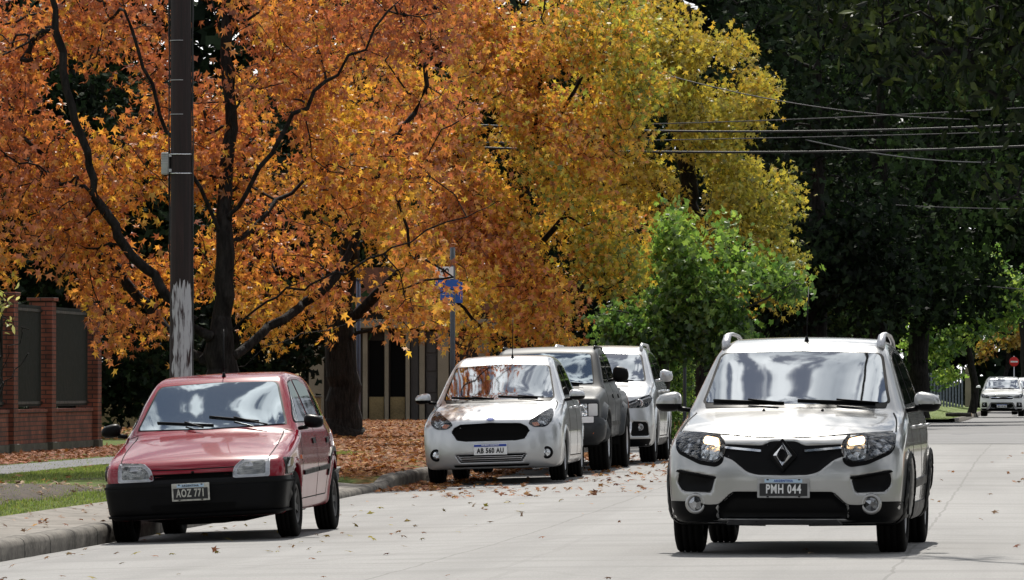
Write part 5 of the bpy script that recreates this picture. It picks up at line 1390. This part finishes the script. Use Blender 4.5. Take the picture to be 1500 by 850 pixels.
MB().lathe([(.001, -.012), (.245, -.012), (.25, -.008), (.25, .01), (.001, .01)], 36, Matrix.Translation((0, 0, zc_)) @ Matrix.Rotation(math.pi / 2, 4, 'Z')).build('sign_face', M['signred'], ne)
MB().box(-.19, .19, -.018, -.0125, zc_ - .04, zc_ + .04).build('white_bar', M['signwhite'], ne)

# ------------------------------------------------------------------ overhead cables
def cable(pa, pb, sag, r, label):
    a = np.array(pa); b = np.array(pb); pts = []
    for k in range(41):
        t = k / 40; p = a + (b - a) * t; p[2] -= sag * 4 * t * (1 - t); pts.append(tuple(p))
    o = MB().tube(pts, r, 6).build('power_cable', M['cablebright'] if 'thin' in label else M['cable'], None); tag(o, label, 'cable', 'cables strung over the street'); return o
M['cablebright'] = simple('bare_cable', (.05, .05, .055), .6)
cable(PL(600, 178, 112), PL(1700, 170, 112), .25, .022, 'thick black cable with upper pair crossing in front of the yellow crown')
cable(PL(600, 212, 112), PL(1700, 204, 112), .2, .024, 'lowest thick black cable crossing in front of the yellow crown')
cable(PL(600, 210, 110), PL(1700, 186, 110), .05, .010, 'thin pale cable running just above the lowest thick cable')
cable(PL(700, 186, 114), PL(1760, 140, 106), .12, .011, 'thin pale cable rising to the right over the dark trees')
cable(PL(880, 80, 120), PL(1420, 175, 112), .3, .012, 'upper thin cable sloping down out of the yellow crown')
cable(PL(1180, 205, 112), PL(1460, 238, 130), .12, .012, 'short thin cable sagging below the thick ones')
cable(PL(1180, 290, 160), PL(1700, 300, 160), .2, .014, 'faint thin cable before the dark trees, the higher of two')
cable(PL(1250, 395, 175), PL(1700, 430, 175), .2, .016, 'faint thin cable before the dark trees, the lower of two')
# ------------------------------------------------------------------ tree A: the big orange sweetgum
ORANGE = [(.52, .16, .06), (.74, .27, .06), (.86, .42, .06), (.94, .62, .06), (.58, .54, .07)]
def base_at(px, d, dz=0):
    x, y, _ = at(px, d); return np.array([x, y, float(verge_z(x, y)) + dz])
bA = base_at(322, 72, -.05)
def pl(L): return [PL(a, b, d) for a, b, d in L]
limbsA = [[bA] + pl([(322, 560, 72), (325, 450, 72), (328, 330, 72), (336, 200, 72.2), (332, 60, 72.3), (345, -140, 72.5), (350, -260, 72.5)]),
    pl([(318, 500, 72), (285, 475, 71.7), (245, 432, 71.5), (190, 360, 71.3), (150, 315, 71.2), (128, 230, 71), (100, 150, 71), (85, 30, 71), (60, -80, 71)]),
    pl([(315, 530, 72), (262, 505, 72.4), (215, 440, 72.8), (150, 375, 73), (70, 352, 73), (-20, 335, 73)]),
    pl([(325, 350, 72), (290, 262, 71.6), (240, 180, 71.3), (205, 90, 71.2), (165, -30, 71)]),
    pl([(335, 490, 72), (395, 435, 71.5), (465, 413, 71.2), (525, 392, 71), (610, 345, 71), (720, 300, 71.5)]),
    pl([(335, 525, 72), (395, 485, 72.5), (440, 450, 73), (485, 418, 73), (535, 330, 73.2), (553, 245, 73.2), (620, 150, 73.5), (650, 20, 73.5)]),
    pl([(330, 545, 72), (400, 505, 73.5), (470, 478, 74.5), (560, 470, 75)]),
    pl([(328, 330, 72), (375, 255, 71.6), (425, 180, 71.4), (485, 112, 71.3), (560, 40, 71.3), (640, -80, 71)]),
    pl([(334, 210, 72), (352, 120, 71.5), (318, 30, 71), (290, -80, 71)]),
    pl([(330, 370, 72), (400, 305, 73), (480, 240, 74), (570, 200, 74.5), (680, 110, 75)]),
    pl([(326, 410, 72), (300, 380, 70.5), (270, 300, 70), (230, 250, 69.8), (160, 200, 69.5)]),
    pl([(330, 400, 72), (368, 350, 70.6), (420, 330, 70), (500, 330, 69.7)])]
limbsA.append(pl([(340, -100, 72), (450, -230, 72.8), (600, -310, 74), (730, -350, 74.6)]))
lobesA = lobes_px([(715, -346, 74.8, .95, .7, .35), (-60, 100, 72.5, 1.6, 2.2, 2.6), (190, 410, 72.6, 1.0, 1.3, 1.1), (540, 375, 72.8, 1.1, 1.3, 1.12), (80, 180, 72.8, 2.2, 1.7, 2.4), (540, 110, 72.8, 1.6, 1.6, 2.5), (330, 30, 72.8, 2.8, 1.7, 2.4), (30, 330, 72, 1.3, 1.8, .9), (330, 300, 73.5, 1.6, 1.4, 1.3), (620, 420, 72, .55, 1.2, .6)])
def colA(P, rng):
    X = P[:, 0] * CT + P[:, 1] * ST; h = P[:, 2]
    n = .12 * np.sin(X * 2.1 + h * 1.3) + .1 * np.sin(P[:, 1] * 1.7 - h * 2)
    return np.clip(.30 + (3.2 - h) * .085 + n + rng.normal(size=len(P)) * .22, 0, 1)
def keepA(p):
    d = -p[0] * ST + p[1] * CT; X = p[0] * CT + p[1] * ST
    y = HY - (p[2] - HC) * FPX / d; x = 750 + X * FPX / d
    if 640 < x < 676 and 388 < y < 445 and random.random() < .5: return False
    if y > -100 and x > 690 + 25 * math.sin(y * .05): return False
    lim = np.interp(x, [-50, 60, 118, 140, 250, 262, 300, 430, 470, 500, 590, 640, 700, 760], [390, 428, 440, 568, 560, 470, 480, 500, 520, 530, 528, 480, 440, 380])
    return y < lim + 14 * math.sin(x * .13) + 9 * math.sin(x * .41 + y * .1)
full_tree('sweetgum_tree', 'big sweetgum in orange autumn leaf, its dark trunk right of the wooden pole', None, bA, limbsA, lobesA, 1500, 17, .088, ORANGE, colA, .2, star(), M['leaf'], 21, keep=keepA, spread=.15)
# ------------------------------------------------------------------ tree B, second trunk, further off
GOLD = [(.72, .28, .05), (.84, .46, .05), (.88, .58, .06), (.60, .54, .06), (.26, .33, .05)]
bB = base_at(502, 124, -.05)
limbsB = [[bB] + pl([(502, 560, 124), (500, 450, 124), (520, 300, 124), (560, 120, 124), (600, -60, 124)]),
    pl([(500, 520, 124), (470, 485, 123), (430, 440, 122), (380, 400, 121)]), pl([(505, 480, 124), (580, 400, 123), (680, 330, 122), (780, 250, 121)]),
    pl([(515, 340, 124), (620, 240, 124), (700, 100, 124)]), pl([(504, 500, 124), (600, 460, 122), (700, 430, 121)])]
lobesB = lobes_px([(650, 230, 122, 3.4, 2.8, 3.6), (420, 455, 120, 1.2, 1.5, .95), (640, 400, 121, 1.6, 1.5, 1.3), (480, 150, 124, 2.5, 2, 2.6)])
def colB(P, rng):
    X = P[:, 0] * CT + P[:, 1] * ST
    return np.clip(.42 + .06 * X + .1 * np.sin(X * 1.3 + P[:, 2]) + rng.normal(size=len(P)) * .16, 0, 1)
full_tree('sweetgum_tree', 'second sweetgum with yellow-green leaves and a thick dark trunk beside the slim blue post', None, bB, limbsB, lobesB, 620, 30, .11, GOLD, colB, .34, star(), M['leaf'], 22)
# tree B2 behind the pickup
b2 = base_at(740, 99, -.05)
limbs2 = [[b2] + pl([(742, 560, 99), (750, 430, 99), (770, 300, 99), (790, 120, 99), (800, -60, 99)]),
    pl([(745, 520, 99), (700, 470, 98), (640, 420, 97.5)]), pl([(746, 480, 99), (810, 430, 98), (880, 420, 97)]), pl([(755, 400, 99), (840, 300, 98.5), (920, 200, 98.5)]), pl([(752, 380, 99), (690, 280, 98), (640, 150, 98)]), pl([(775, 240, 99), (850, 120, 99), (900, 0, 99)])]
lobes2 = lobes_px([(660, 130, 99, 1.5, 1.2, 2.5), (670, 300, 98.5, 1.2, 1.1, 1.4), (770, 200, 98, 2.2, 1.5, 3.0), (700, 420, 97, 1.15, 1.4, 1.0), (840, 340, 98, 1.2, 1.3, 1.4), (905, 250, 98.5, .55, .7, .5), (890, 400, 97.5, .55, .7, .45), (930, 110, 99, .7, .8, .6), (830, 60, 99, 1.6, 1.7, 1.8), (800, 450, 97, 1.0, 1.2, .7)])
MIX = [(.60, .20, .07), (.78, .32, .07), (.86, .46, .06), (.88, .58, .06), (.58, .54, .06), (.26, .33, .05)]
def col2(P, rng):
    X = P[:, 0] * CT + P[:, 1] * ST
    return np.clip(.26 + .13 * (X + 1.2) + .13 * np.sin(X * 1.9 + P[:, 2] * 1.5) + rng.normal(size=len(P)) * .24 - .12 * (np.sin(P[:, 2] * 2.3 + X * 2) > .5), 0, 1)
full_tree('sweetgum_tree', 'golden orange sweetgum rising behind the small hatchback and the pickup', None, b2, limbs2, lobes2, 1400, 20, .095, MIX, col2, .17, star(), M['leaf'], 23)
# tree C yellow
YEL = [(.62, .38, .04), (.66, .52, .06), (.56, .50, .07), (.34, .38, .06), (.13, .20, .04)]
bC = base_at(1032, 124, -.05)
limbsC = [[bC] + pl([(1032, 560, 124), (1025, 440, 124), (1010, 300, 124), (1000, 150, 124), (1010, 0, 124)]),
    pl([(1020, 400, 124), (1090, 330, 123), (1140, 260, 123)]), pl([(1012, 330, 124), (940, 250, 123), (900, 150, 123)]), pl([(1004, 220, 124), (1070, 140, 124), (1110, 80, 124)])]
lobesC = lobes_px([(985, 240, 123, 1.9, 1.5, 3.0), (1085, 330, 123, 1.35, 1.5, 1.9), (1060, 130, 123, 1.05, 1.4, 1.2), (930, 60, 124, 1.4, 1.6, 1.4), (1120, 390, 123, .85, 1, 1.1)])
def colC(P, rng):
    X = P[:, 0] * CT + P[:, 1] * ST
    return np.clip(.22 + .06 * (X - 2.5) + .12 * np.sin(X * 1.5 + P[:, 2] * 1.2) + rng.normal(size=len(P)) * .18, 0, 1)
full_tree('sweetgum_tree', 'bright yellow sweetgum beneath the overhead cables left of the dark trees', None, bC, limbsC, lobesC, 950, 25, .105, YEL, colC, .3, star(), M['leaf'], 24)
# tree D plane tree, green
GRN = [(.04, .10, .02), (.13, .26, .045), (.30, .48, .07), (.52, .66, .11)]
bD = base_at(967, 101, -.05)
limbsD = [[bD] + pl([(967, 560, 101), (975, 500, 101), (1000, 430, 101), (1030, 350, 101), (1045, 280, 101)]),
    pl([(972, 520, 101), (1050, 470, 100), (1120, 440, 99.5), (1175, 405, 99)]), pl([(975, 500, 101), (930, 470, 100.5), (890, 450, 100)]), pl([(990, 450, 101), (1060, 380, 100.5), (1110, 350, 100)])]
lobesD = lobes_px([(1025, 425, 100.5, 1.05, .9, 1.15), (1085, 450, 100, .85, 1, .95), (945, 480, 100.5, .75, 1, .6), (1020, 340, 101, .6, .8, .75), (1140, 420, 99.7, .45, .5, .35)])
def colD(P, rng): return np.clip((P[:, 2] - 2) * .22 + rng.normal(size=len(P)) * .22 + .2, 0, 1)  # top light put into the leaf tints, paler with height
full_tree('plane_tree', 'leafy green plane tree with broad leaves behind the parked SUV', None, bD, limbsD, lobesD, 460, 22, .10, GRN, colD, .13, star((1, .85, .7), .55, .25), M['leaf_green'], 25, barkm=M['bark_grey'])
# tree H: the shading tree on our side, boughs over the road
xH, yH, _ = at(1830, 35); bH = np.array([xH, yH, float(prof(yH)) - .05])
DK = [(.015, .028, .008), (.03, .05, .012), (.055, .075, .018)]
limbsH = [[bH] + pl([(1825, 300, 35), (1800, 0, 35), (1780, -300, 35), (1760, -700, 35)]),
    pl([(1800, 100, 35), (1650, -20, 35.5), (1500, -40, 36), (1350, -20, 36), (1200, -25, 36.5), (1050, 0, 37)]),
    pl([(1815, 250, 35), (1700, 130, 35), (1600, 80, 35), (1480, 60, 35), (1380, 90, 35)]),
    pl([(1790, -200, 35), (1600, -260, 36), (1350, -280, 37), (1100, -260, 38)]), pl([(1600, 90, 35), (1530, 200, 34.8), (1480, 290, 34.6)])]
DK[:] = [(.008, .016, .005), (.018, .032, .008), (.07, .095, .018)]
limbsH.append(pl([(1765, -600, 35), (1650, -700, 42), (1450, -740, 46), (1280, -740, 49)]))
lobesH = lobes_px([(1420, 20, 35.5, .75, .9, .42), (1230, 0, 36.3, .65, .8, .28), (1500, 90, 35, .45, .8, .42), (1080, -25, 37, .6, .7, .2), (1490, 220, 34.8, .22, .35, .38), (1300, -740, 49.3, .9, 1.2, .45), (1180, -760, 49, .35, .4, .2), (1600, -150, 36, 1.2, 1.5, .7), (1250, -250, 37, 1.6, 1.6, .6), (1620, 100, 35, .5, .8, .6)])
full_tree('shade_tree', 'near dark-leaved tree whose boughs hang into the upper right corner', None, bH, limbsH, lobesH, 560, 14, .052, DK, lambda P, rng: rng.uniform(0, 1, len(P)), .26, oval(.5), M['leaf_near'], 26, spread=.12)
# small twig hanging in at the upper left from a near bough
bI = np.array(at(-420, 44)[:2] + (float(verge_z(*at(-420, 44)[:2])),))
limbsI = [[bI] + pl([(-415, 300, 44), (-400, 0, 44), (-380, -300, 44)]), pl([(-400, 100, 44), (-200, 40, 44), (-80, 40, 44), (10, 50, 44), (50, 62, 44)]), pl([(-390, -100, 44), (-200, -160, 44), (0, -180, 44)])]
lobesI = lobes_px([(20, 58, 44, .14, .2, .08), (-180, 0, 44, .7, .8, .6), (-250, -150, 44, 1.0, 1.2, .8)])
full_tree('shade_tree', 'dark green sprig reaching in at the upper left corner from a tree outside the picture', None, bI, limbsI, lobesI, 120, 10, .06, DK, lambda P, rng: rng.uniform(0, 1, len(P)), .15, oval(.5), M['leaf_near'], 27, spread=.09)
# sapling at the left edge with sparse yellow leaves
bS = base_at(-12, 62)
limbsS = [[bS] + pl([(-8, 600, 62), (0, 500, 62), (5, 430, 62)]), pl([(-6, 590, 62), (20, 545, 62), (40, 520, 62)]), pl([(-2, 550, 62), (22, 500, 62), (36, 478, 62)])]
full_tree('sapling', 'thin sapling with a few yellow leaves before the brick fence', None, bS, limbsS, lobes_px([(20, 500, 62, .16, .2, .35), (5, 450, 62, .15, .15, .2)]), 16, 3, .05, [(.5, .42, .05), (.6, .55, .2), (.3, .35, .06)], lambda P, rng: rng.uniform(0, 1, len(P)), .015, oval(.5), M['leaf'], 28, spread=.06)

# ------------------------------------------------------------------ the dark trees
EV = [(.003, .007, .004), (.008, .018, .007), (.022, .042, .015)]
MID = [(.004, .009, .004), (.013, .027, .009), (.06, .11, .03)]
G2 = 'dark trees closing the view'
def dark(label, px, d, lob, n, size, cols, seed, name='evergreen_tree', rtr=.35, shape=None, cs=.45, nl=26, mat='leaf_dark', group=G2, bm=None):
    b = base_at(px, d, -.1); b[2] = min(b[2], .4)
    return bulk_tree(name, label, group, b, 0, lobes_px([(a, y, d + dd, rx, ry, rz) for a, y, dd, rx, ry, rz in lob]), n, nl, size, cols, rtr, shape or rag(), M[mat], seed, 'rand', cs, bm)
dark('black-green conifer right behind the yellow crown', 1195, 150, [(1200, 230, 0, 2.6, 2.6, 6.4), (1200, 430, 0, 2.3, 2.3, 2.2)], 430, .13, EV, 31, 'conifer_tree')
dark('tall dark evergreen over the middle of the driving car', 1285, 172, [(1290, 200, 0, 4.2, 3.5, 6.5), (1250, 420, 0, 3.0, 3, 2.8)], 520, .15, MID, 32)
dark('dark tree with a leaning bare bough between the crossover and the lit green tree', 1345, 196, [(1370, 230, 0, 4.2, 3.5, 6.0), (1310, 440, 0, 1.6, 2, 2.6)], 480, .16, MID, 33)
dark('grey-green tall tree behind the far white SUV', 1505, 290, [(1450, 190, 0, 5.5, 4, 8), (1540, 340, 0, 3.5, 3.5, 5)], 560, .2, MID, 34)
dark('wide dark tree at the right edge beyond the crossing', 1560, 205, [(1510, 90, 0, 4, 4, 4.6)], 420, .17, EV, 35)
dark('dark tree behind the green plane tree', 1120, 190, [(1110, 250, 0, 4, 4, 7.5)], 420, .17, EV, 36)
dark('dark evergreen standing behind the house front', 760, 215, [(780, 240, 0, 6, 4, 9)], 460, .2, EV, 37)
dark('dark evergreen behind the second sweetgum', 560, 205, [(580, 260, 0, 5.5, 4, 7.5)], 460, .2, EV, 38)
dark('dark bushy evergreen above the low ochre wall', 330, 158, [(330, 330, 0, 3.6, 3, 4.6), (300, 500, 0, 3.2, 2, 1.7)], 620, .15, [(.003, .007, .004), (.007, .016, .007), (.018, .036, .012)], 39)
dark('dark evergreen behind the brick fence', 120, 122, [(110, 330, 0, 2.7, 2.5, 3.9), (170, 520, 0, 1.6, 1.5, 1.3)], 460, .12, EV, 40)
dark('dark garden tree at the far left behind the fence', -40, 118, [(-40, 300, 0, 2.6, 2.5, 4.4)], 360, .12, EV, 41)
dark('sunlit green tree with a straight dark trunk left of the far white SUV', 1426, 240, [(1405, 475, 0, 2.1, 1.7, 2.5), (1368, 520, 0, 1.2, 1.3, 1.4), (1445, 430, 0, 1.7, 1.4, 2.2)], 330, .13, GRN, 42, 'street_tree', .16, cs=.28, nl=18, mat='leaf_green', group=None)
dark('small yellow-leaved tree below the no-entry sign', 1470, 310, [(1480, 520, 0, 1.7, 1.5, 1.4), (1500, 480, 0, 1.3, 1.5, 1.2)], 130, .13, [(.4, .16, .03), (.55, .36, .04), (.2, .26, .05)], 43, 'street_tree', .12, cs=.28, nl=16, mat='leaf', group=None)
dark('low olive bush with a few yellow leaves behind the roof rails of the crossover', 1225, 185, [(1215, 500, 0, 1.6, 1.5, 1.0), (1250, 520, 0, 1.2, 1.2, .8)], 120, .10, [(.04, .07, .02), (.10, .12, .03), (.3, .22, .04)], 44, 'bush', .08, cs=.25, nl=16, mat='leaf_green', group=None)
# far woodland mass, one uncountable belt
rng = np.random.default_rng(50); n = 52000
P = np.stack([rng.uniform(-75, 45, n), rng.uniform(330, 350, n), rng.uniform(0, 40, n)], 1)
P = P[(P[:, 2] < 33 + 5 * np.sin(P[:, 0] * .21) + 3 * np.sin(P[:, 0] * .6))]
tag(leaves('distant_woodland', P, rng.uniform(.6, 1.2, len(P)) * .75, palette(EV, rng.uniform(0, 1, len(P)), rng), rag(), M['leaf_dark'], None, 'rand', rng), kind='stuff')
# ivy hedge
hx, hy, _ = at(985, 106); hd = thing('ivy_hedge', 'clipped ivy-covered hedge right of the parked SUV', 'hedge', (hx, hy, float(verge_z(hx, hy))), TH)
P = np.stack([rng.uniform(-.32, .42, 5200), rng.uniform(0, .7, 5200), rng.uniform(0, 2.5, 5200)], 1)
leaves('foliage', P, rng.uniform(.6, 1.2, 5200) * .045, palette(GRN, rng.uniform(0, .9, 5200), rng), oval(.6), M['leaf_green'], hd, 'rand', rng)
m = MB()
for k in range(6): m.tube([(-.25 + .12 * k, .35, -.1), (-.25 + .12 * k + .03, .35, 2.3)], .015, 6)
m.build('stems', M['bark'], hd)
# yucca clump at the left edge behind the fence
yx, yy, _ = at(4, 99); yc = thing('yucca', 'spiky green yucca top showing over the brick fence', 'plant', (yx, yy, float(verge_z(yx, yy))))
V = []; F = []
for k in range(90):
    q = rng.uniform(0, 6.28); e = rng.uniform(-.1, 1.4); l = rng.uniform(.35, .6); d3 = np.array([math.cos(q) * math.cos(e), math.sin(q) * math.cos(e), math.sin(e)])
    sd = np.array([-math.sin(q), math.cos(q), 0]) * .018; c = np.array([0, 0, 2.35]); b = len(V)
    V += [c - sd, c + sd, c + d3 * l * .6 + sd * .8, c + d3 * l * .6 - sd * .8, c + d3 * l - (0, 0, .06)]; F += [(b, b + 1, b + 2, b + 3), (b + 3, b + 2, b + 4)]
mesh('leaf_blades', V, F, simple('yucca_leaf', (.05, .12, .03), .5, var=.3), yc, smooth=False); MB().tube([(0, 0, -.1), (.02, 0, 2.4)], [.09, .06], 10).build('trunk', M['bark_grey'], yc)
# far garden fence and gate by the grass
fw, W_ = facing('far_garden_fence', 'blue-grey slatted garden fence with a white gatepost behind the sunlit grass', 'fence', 1345, 1424, 262, .55)
s_ = 262 / FPX
m = MB(); x = 0
while x < W_ - .5: m.box(x, x + .09, 0, .05, -.3, 1.25, .01); x += .14
m.build('slats', simple('blue_grey_slats', (.12, .14, .18), .7, var=.3), fw)
MB().box((1414 - 1345) * s_, (1422 - 1345) * s_, -.1, .15, -.3, 1.5, .02).build('gatepost', M['cream'], fw)
# sawn log on the far grass
lx, ly, _ = at(1405, 214); lg = thing('log', 'short sawn log lying on the far grass', 'log', (lx, ly, float(bank_z(lx, ly)) + .06))
MB().tube([(-.5, .05, .02), (0, 0, .03), (.45, -.05, .02)], [.07, .08, .075], 12).build('log_bark', M['bark_grey'], lg)
MB().tube([(.452, -.05, .02), (.46, -.052, .02)], .07, 12).build('cut_end', simple('cut_wood', (.3, .22, .13), .8), lg)

# ------------------------------------------------------------------ unseen street trees, added to darken what the cars' paint reflects
for k, (v_, a_, h_) in enumerate([(11, 26, 7), (12, 46, 8), (11, 66, 7.5), (12.5, 88, 8), (-14, -22, 8), (10, -26, 8), (-3, -60, 9), (-15, 14, 7)]):
    bulk_tree('street_tree', 'unseen dark street tree added outside the picture to darken the car paint', 'unseen street trees added beyond the picture edge', np.array([v_, a_, float(prof(a_)) - .1]), 0,
              [((v_, a_, h_), (3.6, 4.4, 4.2)), ((v_, a_ + 3, h_ - 3), (3, 4, 2.5))], 130, 20, .34, MID, .25, rag(), M['leaf_dark'], 60 + k, 'rand', .6)
# ------------------------------------------------------------------ camera, light
cam = bpy.data.cameras.new('camera'); co = bpy.data.objects.new('camera', cam); COL.objects.link(co)
co.location = (0, 0, HC); co.rotation_euler = (math.pi / 2, 0, TH)
cam.sensor_width = 36; cam.lens = FPX / 1500 * 36; cam.shift_y = (HY - 425) / 1500; cam.clip_end = 6000; cam.clip_start = .5
SC.camera = co
SUN_EL, SUN_AZ = 50.0, -5.0   # degrees; azimuth from +Y (up the street) towards +X
sv = Vector((math.sin(R(SUN_AZ)) * math.cos(R(SUN_EL)), math.cos(R(SUN_AZ)) * math.cos(R(SUN_EL)), math.sin(R(SUN_EL))))
sl = bpy.data.lights.new('sun', 'SUN'); sl.energy = 5.0; sl.angle = R(.53); sl.color = (1, .95, .87)
so = bpy.data.objects.new('sun', sl); COL.objects.link(so); so.rotation_euler = (-sv).to_track_quat('-Z', 'Y').to_euler(); so.location = (0, 0, 60)
w = bpy.data.worlds.new('World'); SC.world = w; w.use_nodes = True; nt = w.node_tree; nt.nodes.clear()
out = nt.nodes.new('ShaderNodeOutputWorld'); bg = nt.nodes.new('ShaderNodeBackground'); bg.inputs[1].default_value = .05
sky = nt.nodes.new('ShaderNodeTexSky'); sky.sky_type = 'NISHITA'; sky.sun_disc = False
sky.sun_elevation = R(SUN_EL); sky.sun_rotation = R(SUN_AZ); sky.air_density = 1.2; sky.dust_density = .6
tc = nt.nodes.new('ShaderNodeTexCoord'); mp = nt.nodes.new('ShaderNodeMapping'); mp.inputs['Scale'].default_value = (1, 1, 1.8); mp.inputs['Location'].default_value = (3.1, .4, 0)
nt.links.new(tc.outputs['Generated'], mp.inputs[0])
n = nt.nodes.new('ShaderNodeTexNoise'); n.inputs['Scale'].default_value = 11.0; n.inputs['Detail'].default_value = 9; n.inputs['Roughness'].default_value = .58; n.inputs['Distortion'].default_value = .3
nt.links.new(mp.outputs[0], n.inputs['Vector'])
cf = ramp(nt, n.outputs[0], [(.46, (0, 0, 0)), (.52, (1, 1, 1))])
n2 = nt.nodes.new('ShaderNodeTexNoise'); n2.inputs['Scale'].default_value = 7; n2.inputs['Detail'].default_value = 6; nt.links.new(mp.outputs[0], n2.inputs['Vector'])
cc = ramp(nt, n2.outputs[0], [(.3, (8, 8.8, 10)), (.65, (32, 32, 32))])
nt.links.new(mixc(nt, cf, sky.outputs[0], cc), bg.inputs[0]); nt.links.new(bg.outputs[0], out.inputs[0])
SC.view_settings.view_transform = 'Standard'; SC.view_settings.look = 'None'; SC.view_settings.gamma = 1; SC.view_settings.exposure = EXPO
SC.render.engine = 'CYCLES'
SC.cycles.max_bounces = 7; SC.cycles.diffuse_bounces = 3; SC.cycles.glossy_bounces = 3; SC.cycles.transmission_bounces = 4; SC.cycles.transparent_max_bounces = 6
SC.cycles.use_denoising = True; SC.cycles.caustics_reflective = False; SC.cycles.caustics_refractive = False
